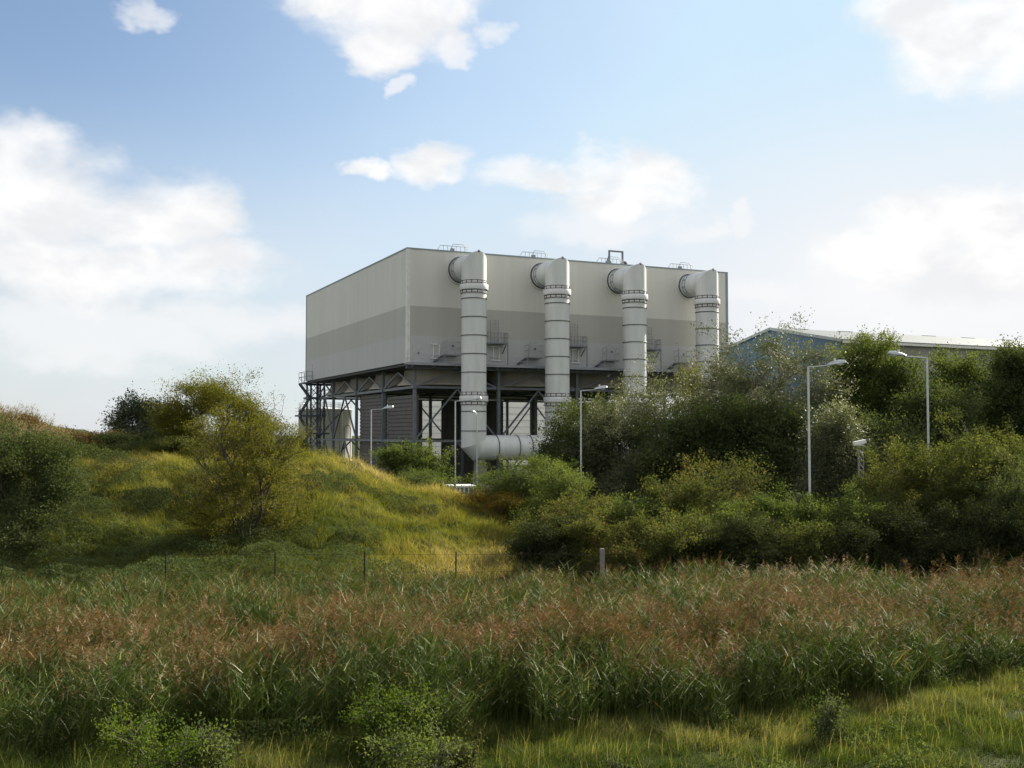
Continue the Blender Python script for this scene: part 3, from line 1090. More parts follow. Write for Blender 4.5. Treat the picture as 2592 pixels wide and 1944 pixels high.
def build_shed():
    # near eave corner and ridge from the photograph, then a real building
    Y0 = 150.0
    X0 = wx(2132 / K, Y0)
    ze = wz(861 / K, Y0)
    zr = ze + 2.9
    hw, Ln = 15.2, 120.0
    t = empty('warehouse', (X0, Y0, 0), TH, 'big blue and grey warehouse with a pale low pitched roof behind the trees', 'building')
    m = MB()
    m.add([(0, 0, 0), (0, 2 * hw, 0), (0, 2 * hw, ze), (0, hw, zr), (0, 0, ze), (0.3, 0, 0), (0.3, 2 * hw, 0), (0.3, 2 * hw, ze), (0.3, hw, zr), (0.3, 0, ze)],
          [(0, 4, 3, 2, 1), (5, 6, 7, 8, 9), (0, 5, 9, 4), (1, 2, 7, 6), (2, 3, 8, 7), (3, 4, 9, 8)])
    m.build('gable_wall', M['blue_wall'], t)
    MB().box(0.31, Ln, 0, 0.3, 0, ze - 0.25).build('side_wall', M['grey_wall'], t)
    MB().box(0.31, Ln, 2 * hw - 0.3, 2 * hw, 0, ze - 0.25).build('side_wall', M['grey_wall'], t)
    m = MB()
    for s in (0, 1):
        ya, yb = (-0.5, hw) if s == 0 else (2 * hw + 0.5, hw)
        za = ze - 0.1
        vs = [(-0.25, ya, za), (Ln, ya, za), (Ln, yb, zr + 0.02), (-0.25, yb, zr + 0.02)]
        vs += [(x, y, z + 0.22) for x, y, z in vs]
        m.add(vs, [(0, 3, 2, 1), (4, 5, 6, 7), (0, 1, 5, 4), (1, 2, 6, 5), (2, 3, 7, 6), (3, 0, 4, 7)])
    m.build('roof', M['shed_roof'], t)
    MB().box(-0.2, Ln, -0.78, -0.51, ze - 0.42, ze - 0.08).build('gutter', M['trim'], t)
    m = MB()
    for s in (0, 1):
        ya, yb = (-0.5, hw - 0.05) if s == 0 else (2 * hw + 0.5, hw + 0.05)
        m.bar((-0.33, ya, ze - 0.05), (-0.33, yb, zr + 0.07), 0.12, 0.42)
    m.build('verge_trim', M['cap'], t)
    m = MB()
    for u in np.arange(4, Ln, 9.0):
        m.box(u, u + 3.0, hw - 0.25, hw + 0.25, zr + 0.20, zr + 0.27)
    m.build('ridge_vent', M['shed_roof'], t)


build_shed()


def build_hut():
    Y = 106.0
    x0, x1 = wx(1132 / K, Y), wx(1197 / K, Y)
    zt = wz(1229 / K, Y)
    zg = 0.0
    t = empty('site_hut', ((x0 + x1) / 2, Y, zg), R(14), 'low blue site cabin with a white roof edge below the first duct', 'cabin')
    w = (x1 - x0) / 2
    MB().box(-w, w, -1.5, 1.5, zg, zt - 0.12).build('wall', M['hut'], t)
    MB().box(-w - 0.1, w + 0.1, -1.6, 1.6, zt - 0.117, zt + 0.06).build('roof', M['white_steel'], t)
    m = MB()
    for x in np.arange(-w + 0.9, w, 0.45):
        m.box(x, x + 0.1, -1.56, -1.503, zg, zt - 0.15)
    m.build('cladding_rib', M['trim'], t)


build_hut()


# ---------------------------------------------------------------- lamp posts
def lamp(dx, dy_top, Y, arm, label, cat='lamp post', rot=0.0, zb=None):
    X = wx(dx, Y, dy_top)
    zt = wz(dy_top, Y)
    zb = gz(X, Y) if zb is None else zb
    t = empty('lamp_post', (X, Y, zb), rot, label, cat, 'lamp posts of the works yard')
    h = zt - zb
    m = MB()
    m.tube([(0, 0, -0.2), (0, 0, h * 0.33)], 0.085, 10)
    m.tube([(0, 0, h * 0.33), (0, 0, h * 0.345), (0, 0, h)], [0.085, 0.06, 0.052], 10)
    m.build('pole', M['galv'], t)
    m = MB()
    m.tube([(0, 0, h - 0.04), (0.12, 0, h - 0.02), (arm, 0, h + 0.05)], 0.032, 8)
    m.build('arm', M['galv'], t)
    m = MB()
    # tapered street lantern
    L = 0.95
    vs, n = [], 10
    secs = [(0, 0.10, 0.06), (0.15, 0.15, 0.14), (0.55, 0.19, 0.20), (0.88, 0.16, 0.15), (L, 0.05, 0.05)]
    for x, hw, hh in secs:
        for k in range(n):
            a = PI * k / (n - 1)
            vs.append((arm + x - 0.1, hw * math.cos(a), h + 0.07 + 0.13 * x / L + hh * math.sin(a)))
    fs = [(i * n + k, i * n + k + 1, (i + 1) * n + k + 1, (i + 1) * n + k) for i in range(len(secs) - 1) for k in range(n - 1)]
    fs += [tuple(range(n))[::-1], tuple(len(vs) - n + k for k in range(n))]
    fs += [(i * n, (i + 1) * n, (i + 1) * n + n - 1, i * n + n - 1) for i in range(len(secs) - 1)]
    m.add(vs, fs)
    hd = m.build('lantern', M['galv'], t)
    m = MB()
    m.lathe([(0.10, 0.0), (0.13, 0.05), (0.13, 0.09)], 12, c=(arm + 0.52, 0, h + 0.06))
    m.box(arm + 0.35, arm + 0.72, -0.1, 0.1, h + 0.10, h + 0.13)
    m.build('lens', M['lens'], hd)
    m = MB()
    m.tube([(arm + 0.28, 0, h + 0.28), (arm + 0.28, 0, h + 0.42)], 0.05, 8)
    m.build('photocell', M['trim'], hd)
    return t


lamp(802, 884.5, 95, 1.15, 'lamp post against the dark louvred screen, nearest the stair tower', zb=0.0)
lamp(983.5, 866, 85, 1.25, 'lamp post close to the left of the first steam duct, above the blue cabin', zb=0.0)
lamp(1030.5, 894, 115, 0.55, 'short lamp post seen end on, in front of the lower bend of the first duct', rot=R(-110), zb=0.0)
lamp(1254.5, 843.5, 76, 1.05, 'lamp post standing in front of the round dark green tree', zb=0.0)
lamp(1745.5, 792, 53, 1.05, 'bright tall lamp post before the poplars, its lantern against the blue gable', zb=0.0)
lamp(2002, 772, 56, 1.2, 'rightmost lamp post, its lantern pointing left at the grey warehouse wall', rot=PI, zb=0.0)


def build_mast():
    Y = 60.0
    X = wx(2176 / K, Y)
    zt = wz(1122 / K, Y)
    t = empty('camera_mast', (X, Y, 0), 0, 'slim lattice mast with a tilted white housing on top, among the right hand shrubs', 'mast')
    m = MB()
    for x, y in ((-0.15, -0.1), (0.15, -0.1), (0, 0.16)):
        m.tube([(x, y, 0), (x, y, zt - 0.15)], 0.022, 6)
    z, k = 0.2, 0
    P3 = [(-0.15, -0.1), (0.15, -0.1), (0, 0.16)]
    while z < zt - 0.5:
        for i in range(3):
            a, b = P3[i], P3[(i + 1) % 3]
            m.tube([(*a, z), (*b, z + 0.35)], 0.010, 5)
        z += 0.35
    m.build('lattice', M['mast'], t)
    MB().box(-0.2, 0.2, -0.15, 0.2, zt - 0.15, zt - 0.08).build('head_plate', M['galv'], t)
    m = MB()
    m.bar((-0.36, -0.1, zt - 0.02), (0.32, 0.05, zt + 0.12), 0.24, 0.20)
    m.build('housing', M['white_steel'], t)


build_mast()


# ---------------------------------------------------------------- fence at the back of the reeds
def build_fence():
    Y = 46.8
    xs = [wx(d / K, Y) for d in (425, 700, 925, 1155, 1322)]
    xc = wx(1523 / K, Y)
    t = empty('wire_fence', (xs[2], Y, 0), 0, 'thin wire fence on dark posts along the back of the reeds', 'fence')
    x_off = xs[2]
    g = [gz(x, Y) for x in xs]
    for x, z in zip(xs, g):
        m = MB()
        m.bar((x - x_off, 0, z - 0.3), (x - x_off, 0, z + 1.95), 0.05, 0.06)
        m.build('post', M['fence'], t)
    zc = gz(xc, Y)
    m = MB()
    m.box(xc - x_off - 0.10, xc - x_off + 0.10, -0.10, 0.10, zc - 0.3, zc + 2.05)
    m.box(xc - x_off - 0.08, xc - x_off + 0.08, -0.08, 0.08, zc + 2.05, zc + 2.09)
    o = m.build('concrete_post', M['concrete'], t)
    setp(o, 'pale square concrete fence post before the shrubs')
    P = list(zip(xs, g)) + [(xc, zc), (xc + 2.5, gz(xc + 2.5, Y))]
    m = MB()
    for hh in (0.5, 1.1, 1.85):
        m.tube([(x - x_off, -0.03, z + hh - (0.03 if i % 2 else 0)) for i, (x, z) in enumerate(P)], 0.006, 4)
    m.build('wire', M['fence'], t)
    # chain link panel right of the fifth post
    m = MB()
    a, b = xs[4] - x_off, xc + 2.5 - x_off
    z0, z1 = g[4] + 0.1, g[4] + 1.5
    s = a
    while s < b:
        for sg in (1, -1):
            m.bar((s, 0.02 * sg, z0), (s + sg * (z1 - z0), 0.02 * sg, z1), 0.006, 0.006)
        s += 0.16
    m.build('chain_link', M['fence'], t)


build_fence()

# ================================================================ vegetation
def leaf_quads(C, axis, nrm, ln, wd):
    """diamond leaves: centre C, long axis, normal, length, width"""
    axis = axis / np.linalg.norm(axis, axis=1, keepdims=True)
    b = np.cross(nrm, axis)
    b /= np.linalg.norm(b, axis=1, keepdims=True) + 1e-9
    n2 = np.cross(axis, b)
    a = axis * ln[:, None] * 0.5
    b = b * wd[:, None] * 0.5
    fold = n2 * (wd * 0.18)[:, None]
    V = np.stack([C - a, C + b - a * 0.15 + fold, C + a, C - b - a * 0.15 + fold], 1).reshape(-1, 3)
    Q = np.arange(len(V)).reshape(-1, 4)
    return V, Q


class Tree:
    def __init__(s, seed):
        s.r = np.random.default_rng(seed)
        s.mb = MB()

    def limb(s, p, q, r0, r1, sag=0.12, n=5, k=4):
        p, q = np.asarray(p, float), np.asarray(q, float)
        L = np.linalg.norm(q - p)
        w = s.r.normal(0, 1, 3) * L * sag
        w[2] = abs(w[2]) * 0.6
        ts = np.linspace(0, 1, k)
        pts = [p + (q - p) * t + w * math.sin(PI * t) * (1 - 0.3 * t) for t in ts]
        s.mb.tube(pts, [r0 + (r1 - r0) * t for t in ts], n, caps=False)
        return pts


def make_tree(name, X, Y, h, w, label, cat, leaf, bark, seed, group=None, d=None, base=None, stems=1, trunk_r=0.12,
              trunk_frac=0.3, crown_lo=0.05, lobes=9, tips=260, leaves=14000, size=0.085, spread=0.30, up=0.35,
              droop=0.0, shape='dome', open_=0.0, clump=0.65, zb=None, spikes=0.0, aspect=0.62, lobe_r=(0.23, 0.15)):
    """a thing: Empty > trunk (with limbs and twigs) + crown (leaf sized faces)"""
    T = Tree(seed)
    r = T.r
    d = d or w
    zb = gz(X, Y) - 0.05 if zb is None else zb
    root = empty(name, (X, Y, zb), 0, label, cat, group)
    # lobes that make up the crown
    lo = []
    for i in range(lobes):
        t = (i + 0.5) / lobes
        if shape == 'dome':
            zc = h * (crown_lo + (1 - crown_lo) * (0.10 + 0.70 * ((i * 0.7548777 + 0.37 * seed) % 1.0)))
            env = math.sqrt(max(0.05, 1 - ((zc / h - 0.35) / 0.68) ** 2))
        elif shape == 'tall':
            zc = h * (crown_lo + (1 - crown_lo) * (0.08 + 0.80 * t))
            env = min(1.0, 1.25 * math.sqrt(max(0.02, 1 - (zc / h) ** 1.6)))
        elif shape == 'vase':
            zc = h * (0.35 + 0.50 * r.random())
            env = 0.45 + 0.55 * math.sin(min(1, zc / h / 0.75) * PI / 2) * (1 if zc / h < 0.72 else 0.75)
        a = 2.399 * i + r.random() * 0.9
        rad = env * ((0.30 + 0.38 * r.random()) if lobe_r[0] > 0.2 else (0.92 - lobe_r[0] * 1.6) * r.random() ** 0.5)
        R_ = lobe_r[0] + lobe_r[1] * r.random()
        lo.append((np.array([math.cos(a) * rad * w / 2, math.sin(a) * rad * d / 2, zc]), np.array([w * R_, d * R_, min(h * R_ * 0.85, max(0.3, (h - zc) * 0.98))])))
    # trunk(s)
    nodes = []
    if stems == 1:
        top = np.array([r.normal(0, 0.03) * w, r.normal(0, 0.03) * w, h * (0.80 if shape == 'tall' else 0.55)])
        pts = T.limb((0, 0, -0.15), top, trunk_r, trunk_r * 0.35, 0.03, 8, 7)
        nodes = [(p, trunk_r * (1 - 0.65 * i / 6)) for i, p in enumerate(pts) if p[2] > h * trunk_frac * 0.8]
    else:
        for k in range(stems):
            a = 2 * PI * k / stems + r.random()
            e = np.array([math.cos(a) * w * 0.16, math.sin(a) * d * 0.16, h * (0.38 + 0.15 * r.random())])
            pts = T.limb((math.cos(a) * 0.12, math.sin(a) * 0.12, -0.12), e, trunk_r, trunk_r * 0.55, 0.08, 6, 5)
            nodes += [(p, trunk_r * 0.6) for p in pts[1:]]
    NP_ = np.array([p for p, _ in nodes])
    tipP, tipD, lobeid = [], [], []
    per = max(4, tips // lobes)
    for li, (c, rad) in enumerate(lo):
        dd = np.linalg.norm(NP_ - c + np.array([0, 0, h * 0.12]), axis=1)
        j = int(np.argmin(dd))
        p0, r0 = nodes[j]
        lp = T.limb(p0, c, r0 * 0.7, r0 * 0.25, 0.13, 5, 5)
        for q in range(per):
            v = r.normal(0, 1, 3)
            v /= np.linalg.norm(v)
            v[2] = v[2] * 0.8 + up * 0.5
            rr = (0.25 + 0.75 * r.random() ** 0.55)
            tp = c + v * rad * rr
            if spikes and r.random() < spikes and v[2] > 0.2:
                tp = tp + np.array([r.normal(0, .06), r.normal(0, .06), 0.10 + 0.12 * r.random()]) * h
            tp[2] = max(tp[2], 0.05 * h)
            st = np.asarray(lp[1 + int(r.integers(0, 4))])
            if q % 2 == 0 or open_ > 0.3:
                T.limb(st, tp, max(0.012, r0 * 0.16), 0.006, 0.10, 3, 4)
            tipP.append(tp)
            tipD.append(tp - st)
            lobeid.append(li)
    tipP, tipD = np.array(tipP), np.array(tipD)
    tipL = np.linalg.norm(tipD, axis=1, keepdims=True) + 1e-6
    tipD = tipD / tipL
    n = len(tipP)
    w_ = r.random(n) ** (1.0 + 2 * open_) + 0.1
    idx = r.choice(n, leaves, p=w_ / w_.sum())
    # along the twig and off it
    along = -np.abs(r.normal(0, 0.45, leaves)) * np.minimum(tipL[idx, 0], spread * 3.2)
    C = tipP[idx] + tipD[idx] * along[:, None] + r.normal(0, spread, (leaves, 3)) * np.array([1, 1, 0.8]) * (0.35 + 0.65 * r.random((leaves, 1)))
    C[:, 2] = np.maximum(C[:, 2], 0.02)
    outw = C - np.array([0, 0, h * 0.45])
    outw /= np.linalg.norm(outw, axis=1, keepdims=True) + 1e-6
    nrm = outw * 0.45 + np.array([0, 0, 0.65]) + r.normal(0, 0.62, (leaves, 3))
    ax = tipD[idx] * 0.7 + r.normal(0, 0.6, (leaves, 3)) - np.array([0, 0, droop])
    ln = size * (0.65 + 0.7 * r.random(leaves))
    V, Q = leaf_quads(C, ax, nrm, ln, ln * aspect)
    ct = r.random(n)
    lt = r.random(lobes)
    tint = clump * (0.55 * ct[idx] + 0.45 * lt[np.array(lobeid)[idx]]) + (1 - clump) * r.random(leaves)
    tint = np.clip((tint - 0.5) * 1.25 + 0.5, 0, 1)
    # fit the plant to its measured height and spread
    k = np.array([w / (np.percentile(C[:, 0], 98.5) - np.percentile(C[:, 0], 1.5)), d / (np.percentile(C[:, 1], 98.5) - np.percentile(C[:, 1], 1.5)), h / np.percentile(C[:, 2], 99.6)])
    k = np.clip(k, 0.6, 1.9)
    cen = np.array([np.percentile(C[:, 0], 50), np.percentile(C[:, 1], 50), 0]) * 0.6
    V = V + np.repeat(C * k - C - cen * (np.clip(C[:, 2:3] / h, 0, 1) ** 0.5), 4, axis=0)
    vv = np.array(T.mb.v)
    vv = vv * k - cen * (np.clip(vv[:, 2:3] / h, 0, 1) ** 0.5)
    T.mb.v = [tuple(p) for p in vv]
    T.mb.build('trunk', M[bark], root)
    link_mesh('crown', np_mesh('crown', V, Q, tint), LEAF[leaf], root)
    return root


def tree_px(name, dx, dtop, dw, Y, label, cat, leaf, bark, seed, **k):
    X = wx(dx, Y)
    zb = gz(X, Y)
    ztop = wz(dtop, Y)
    w = dw * K / 2700 * Y
    return make_tree(name, X, Y, ztop - zb, w, label, cat, leaf, bark, seed, **k)


def plant_trees():
    gb, gt, gm = 'shrubs along the fence', 'trees in front of the condenser', 'trees and bushes on the mound'
    big = dict(tips=520, leaves=72000, size=0.165, spread=0.45, trunk_r=0.18, lobes=13)
    # ---- back row, right
    tree_px('round_tree', 1252, 866, 165, 88, 'round dark green tree at the left end of the grove, hiding the second duct foot', 'tree', 'dark', 'bark', 1, group=gt, shape='dome', crown_lo=0.0, **big)
    pop = dict(big, leaves=52000, spread=0.42, size=0.15)
    tree_px('poplar_tree', 1335, 846, 200, 84, 'low silvery poplar beside the fourth lamp post, dark at its foot', 'tree', 'silver', 'bark_pale', 2, group=gt, shape='dome', crown_lo=0.02, spikes=0.06, **pop)
    tree_px('poplar_tree', 1440, 800, 210, 88, 'grey green poplar in front of the third steam duct', 'tree', 'silver', 'bark_pale', 3, group=gt, shape='dome', crown_lo=0.05, spikes=0.10, **pop)
    tree_px('young_tree', 1492, 780, 70, 94, 'small yellow green treetop poking up between the third and fourth ducts', 'tree', 'yellow', 'bark', 4, group=gt, shape='tall', tips=160, leaves=7000, size=0.17, spread=0.35, trunk_r=0.12, lobes=8)
    tree_px('poplar_tree', 1580, 720, 235, 86, 'tall loose poplar overlapping the last duct, sky showing through its top', 'tree', 'silver', 'bark_pale', 5, group=gt, shape='tall', crown_lo=0.03, spikes=0.10, open_=0.5, **dict(pop, leaves=36000, lobes=34, lobe_r=(0.11, 0.08), tips=700))
    tree_px('poplar_tree', 1690, 706, 245, 82, 'tallest pale poplar, its thin crown standing before the blue gable', 'tree', 'silver', 'bark_pale', 6, group=gt, shape='tall', crown_lo=0.03, spikes=0.08, open_=0.5, **dict(pop, leaves=36000, lobes=34, lobe_r=(0.11, 0.08), tips=700))
    tree_px('poplar_tree', 1815, 872, 180, 72, 'low glinting silver poplar right of the bright tall lamp post', 'tree', 'silver', 'bark_pale', 7, group=gt, shape='dome', crown_lo=0.02, **dict(pop, size=0.14))
    tree_px('leafy_tree', 1855, 726, 140, 88, 'upright mid green tree with twin tops covering the warehouse corner', 'tree', 'shrub', 'bark', 8, group=gt, shape='tall', crown_lo=0.0, **dict(big, lobes=14))
    tree_px('leafy_tree', 1945, 775, 130, 86, 'narrow green tree below the rightmost lantern', 'tree', 'shrub', 'bark', 9, group=gt, shape='tall', crown_lo=0.0, **big)
    tree_px('leafy_tree', 2085, 762, 190, 84, 'broad green tree before the grey warehouse wall, right of the last lamp post', 'tree', 'shrub', 'bark', 10, group=gt, shape='tall', crown_lo=0.0, **dict(big, lobes=15))
    tree_px('leafy_tree', 2205, 748, 150, 80, 'dark tree cut off by the right edge of the picture', 'tree', 'dark', 'bark', 11, group=gt, shape='tall', crown_lo=0.0, **big)
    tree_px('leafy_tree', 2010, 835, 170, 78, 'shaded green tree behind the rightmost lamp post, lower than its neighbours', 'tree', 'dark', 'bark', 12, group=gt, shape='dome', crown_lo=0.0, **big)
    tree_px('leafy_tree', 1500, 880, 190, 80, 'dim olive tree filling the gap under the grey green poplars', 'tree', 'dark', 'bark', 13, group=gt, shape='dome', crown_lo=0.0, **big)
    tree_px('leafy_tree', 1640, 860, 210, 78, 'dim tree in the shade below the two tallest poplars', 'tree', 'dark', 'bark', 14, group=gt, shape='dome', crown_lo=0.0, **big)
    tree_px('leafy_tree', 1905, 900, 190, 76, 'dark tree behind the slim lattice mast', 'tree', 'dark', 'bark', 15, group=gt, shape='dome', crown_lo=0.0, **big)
    # ---- shrub belt, right
    sh = dict(stems=5, trunk_r=0.055, tips=360, leaves=42000, size=0.098, spread=0.24, lobes=12, crown_lo=0.0, spikes=0.05)
    tree_px('shrub', 1130, 985, 190, 72, 'green bush under the low horizontal pipe', 'shrub', 'shrub', 'bark', 21, group=gb, **sh)
    tree_px('shrub', 1215, 1003, 150, 66, 'green bush at the foot of the fourth lamp post', 'shrub', 'shrub', 'bark', 20, group=gb, **sh)
    tree_px('shrub', 1070, 1052, 130, 70, 'low orange and yellow bush at the right end of the mound', 'shrub', 'orange', 'bark', 22, group=gb, **dict(sh, leaves=7000, tips=160))
    tree_px('shrub', 1235, 1062, 230, 57, 'brownish bush behind the pale concrete fence post', 'shrub', 'rust', 'bark', 23, group=gb, **sh)
    tree_px('shrub', 1385, 1050, 190, 58, 'green bush with a few tall shoots, right of the brownish one', 'shrub', 'shrub', 'bark', 24, group=gb, **dict(sh, spikes=0.12))
    tree_px('hawthorn', 1545, 978, 200, 60, 'rounded hawthorn turning rust, standing highest among the shrubs before the poplars', 'tree', 'rust', 'bark', 25, group=gb, **dict(sh, leaves=19000))
    tree_px('hawthorn', 1455, 1030, 130, 58, 'small orange tipped hawthorn at the left of the big rounded one', 'tree', 'rust', 'bark', 26, group=gb, **sh)
    tree_px('shrub', 1645, 1058, 170, 54, 'leafy green bush left of the bright tall lamp post', 'shrub', 'shrub', 'bark', 27, group=gb, **sh)
    tree_px('shrub', 1785, 1066, 180, 51.5, 'fresh green bush covering the base of the bright tall lamp post', 'shrub', 'shrub', 'bark', 28, group=gb, **sh)
    tree_px('shrub', 1885, 1030, 150, 54, 'olive bush covering the foot of the lattice mast', 'shrub', 'olive', 'bark', 29, group=gb, **sh)
    tree_px('shrub', 2010, 948, 210, 55, 'yellow olive bush climbing round the rightmost lamp post', 'shrub', 'olive', 'bark', 30, group=gb, **dict(sh, leaves=60000, tips=460))
    tree_px('shrub', 2140, 908, 230, 55, 'largest olive bush of the belt, its yellowing crown near the right edge', 'shrub', 'olive', 'bark', 31, group=gb, **dict(sh, leaves=76000, tips=520, lobes=16))
    tree_px('shrub', 2225, 985, 180, 50, 'dark bush at the right edge of the picture', 'shrub', 'dark', 'bark', 32, group=gb, **sh)
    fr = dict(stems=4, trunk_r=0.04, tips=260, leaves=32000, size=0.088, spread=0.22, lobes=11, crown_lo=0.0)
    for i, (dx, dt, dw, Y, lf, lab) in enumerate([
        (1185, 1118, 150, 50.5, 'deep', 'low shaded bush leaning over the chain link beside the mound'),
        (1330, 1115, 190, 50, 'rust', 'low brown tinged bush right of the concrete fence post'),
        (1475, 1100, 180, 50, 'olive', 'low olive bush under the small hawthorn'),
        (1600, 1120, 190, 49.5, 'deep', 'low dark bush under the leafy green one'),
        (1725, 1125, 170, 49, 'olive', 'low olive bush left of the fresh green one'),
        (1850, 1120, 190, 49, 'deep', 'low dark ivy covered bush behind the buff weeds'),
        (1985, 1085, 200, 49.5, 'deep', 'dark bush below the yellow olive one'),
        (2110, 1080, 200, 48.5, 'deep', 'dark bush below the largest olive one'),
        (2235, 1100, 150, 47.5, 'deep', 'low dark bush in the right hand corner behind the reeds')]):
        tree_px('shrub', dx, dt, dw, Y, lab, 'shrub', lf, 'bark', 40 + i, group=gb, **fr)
    # ---- near the condenser, left of the ducts
    tree_px('shrub', 893, 965, 135, 84, 'green leafy bush before the dark louvred screen', 'shrub', 'shrub', 'bark', 60, group=gb, **dict(sh, size=0.14, spread=0.3, spikes=0.1), zb=0.6)
    tree_px('shrub', 900, 1010, 150, 78, 'lower green bush on the back of the mound by the dark screen', 'shrub', 'shrub', 'bark', 61, group=gb, **dict(sh, leaves=12000))
    tree_px('shrub', 775, 978, 70, 86, 'thin reddish brown bush beside the leftmost lamp post', 'shrub', 'twiggy', 'bark_grey', 62, group=gb, **dict(sh, leaves=2600, tips=140, size=0.12))
    tree_px('shrub', 712, 965, 60, 90, 'small grey green bush at the foot of the stair tower', 'shrub', 'dark', 'bark_grey', 63, group=gb, **dict(sh, leaves=5000, tips=140, size=0.13))
    # ---- left
    tree_px('shrub', 52, 930, 205, 53, 'big dense rounded dark green bush at the left edge of the picture', 'shrub', 'dark', 'bark', 70, group=gm, **dict(sh, leaves=80000, tips=800, lobes=40, size=0.095, lobe_r=(0.15, 0.10), spikes=0.02))
    tree_px('hawthorn', 535, 888, 238, 56.5, 'lone yellow green hawthorn with spreading branches on the front of the mound', 'tree', 'yellow', 'bark', 71, group=gm, shape='dome', stems=8, trunk_r=0.055,
            tips=900, leaves=54000, size=0.080, spread=0.22, lobes=56, crown_lo=0.0, open_=0.31, spikes=0.06, clump=0.45, lobe_r=(0.10, 0.08))
    tree_px('leafy_tree', 460, 812, 240, 79, 'yellowing tree behind the lone hawthorn, tallest on the mound', 'tree', 'yellow', 'bark_grey', 72, group=gm, stems=6, trunk_r=0.08, tips=900, leaves=70000,
            size=0.112, spread=0.34, lobes=48, crown_lo=0.0, open_=0.1, spikes=0.10, clump=0.45, lobe_r=(0.10, 0.08))
    tree_px('leafy_tree', 535, 872, 130, 82, 'smaller olive tree at the right shoulder of the yellowing one', 'tree', 'olive', 'bark_grey', 73, group=gm, stems=3, trunk_r=0.07, tips=300, leaves=22000,
            size=0.125, spread=0.30, lobes=11, crown_lo=0.0, open_=0.2, spikes=0.1)
    far = dict(tips=300, leaves=15000, size=0.28, spread=0.6, trunk_r=0.3, lobes=11, crown_lo=0.1)
    tree_px('willow_tree', 285, 882, 95, 150, 'distant dark willow on the left skyline', 'tree', 'far', 'bark', 75, group='willows on the skyline', zb=2, **far)
    tree_px('willow_tree', 340, 893, 90, 156, 'distant willow half hidden behind the yellowing tree', 'tree', 'far', 'bark', 76, group='willows on the skyline', zb=2, **far)
    tree_px('willow_tree', 645, 950, 60, 170, 'low hazy grey tree between the mound and the storage tank', 'tree', 'far', 'bark', 77, group='willows on the skyline', zb=0, **far)
    for i, (dx, dt, dw, Y, lf, lab, lv) in enumerate([
        (205, 928, 120, 80, 'twiggy', 'brownish scrub bush on the skyline beside the dark bush', 14000),
        (300, 930, 150, 78, 'dark', 'low green bush below the distant willows', 20000),
        (390, 940, 130, 76, 'olive', 'low olive bush under the left side of the yellowing tree', 18000),
        (48, 893, 70, 90, 'twiggy', 'brown scrub bush on the high ground at far left', 6000),
        (598, 960, 70, 84, 'olive', 'low yellow green bush right of the olive tree', 5000)]):
        tree_px('shrub', dx, dt, dw, Y, lab, 'shrub', lf, 'bark_grey', 80 + i, group=gm, stems=4, trunk_r=0.04, tips=180, leaves=lv, size=0.12, spread=0.26, lobes=8, crown_lo=0.0, spikes=0.1)
    # ---- foreground plants
    ne = dict(stems=7, trunk_r=0.010, tips=220, size=0.066, spread=0.13, lobes=13, crown_lo=0.0, spikes=0.25, aspect=0.6, open_=0.15)
    gn = 'plants at the near edge of the reeds'
    for i, (dx, dbase, dt, dw, lf, lab, lv) in enumerate([
        (350, 1690, 1535, 250, 'bright', 'leafy green bramble bush at bottom left in front of the reeds', 6500),
        (455, 1680, 1560, 130, 'shrub', 'darker bramble at the right side of the bottom left bush', 3000),
        (850, 1620, 1462, 190, 'bright', 'light green elder bush below the middle of the reeds', 6000),
        (905, 1700, 1560, 230, 'shrub', 'lower mixed green weeds under the light green elder', 5000),
        (1790, 1590, 1490, 80, 'dark', 'small dark green sapling alone in the right hand grass', 2200),
        (1005, 1700, 1585, 75, 'rust', 'red brown dock plant at the bottom, left of the open grass', 1200),
        (1330, 1690, 1625, 70, 'dark', 'dark tuft of weeds at the bottom edge in the open grass', 900)]):
        Y = EYE * 2700 / ((dbase - 928) * K) * 1.0
        X = wx(dx, Y)
        zb = gz(X, Y)
        Y = (EYE - zb) * 2700 / ((dbase - 928) * K)
        make_tree('bramble' if lf != 'rust' else 'dock_plant', X, Y, max(0.5, wz(dt, Y) - zb), dw * 0.95 * K / 2700 * Y, lab, 'plant', lf, 'bark', 100 + i, group=gn, leaves=lv, **ne)
    # bright sprays in the reeds and at the wood's edge
    for i, (dx, dt, dw, Y, lf, lab, lv) in enumerate([
        (1795, 1222, 45, 45.5, 'bright', 'small bright green sapling in front of the dark ivy bush', 500),
        (1500, 1290, 190, 40, 'bright', 'patch of bright bindweed sprawling over the reeds below the rust hawthorn', 5000),
        (1660, 1245, 90, 43, 'yellow', 'yellow green weeds at the left end of the buff patch', 1800)]):
        tree_px('sapling' if i == 0 else 'weed_patch', dx, dt, dw, Y, lab, 'plant', lf, 'bark_grey', 120 + i, group=gn, **dict(ne, leaves=lv, size=0.085))


plant_trees()


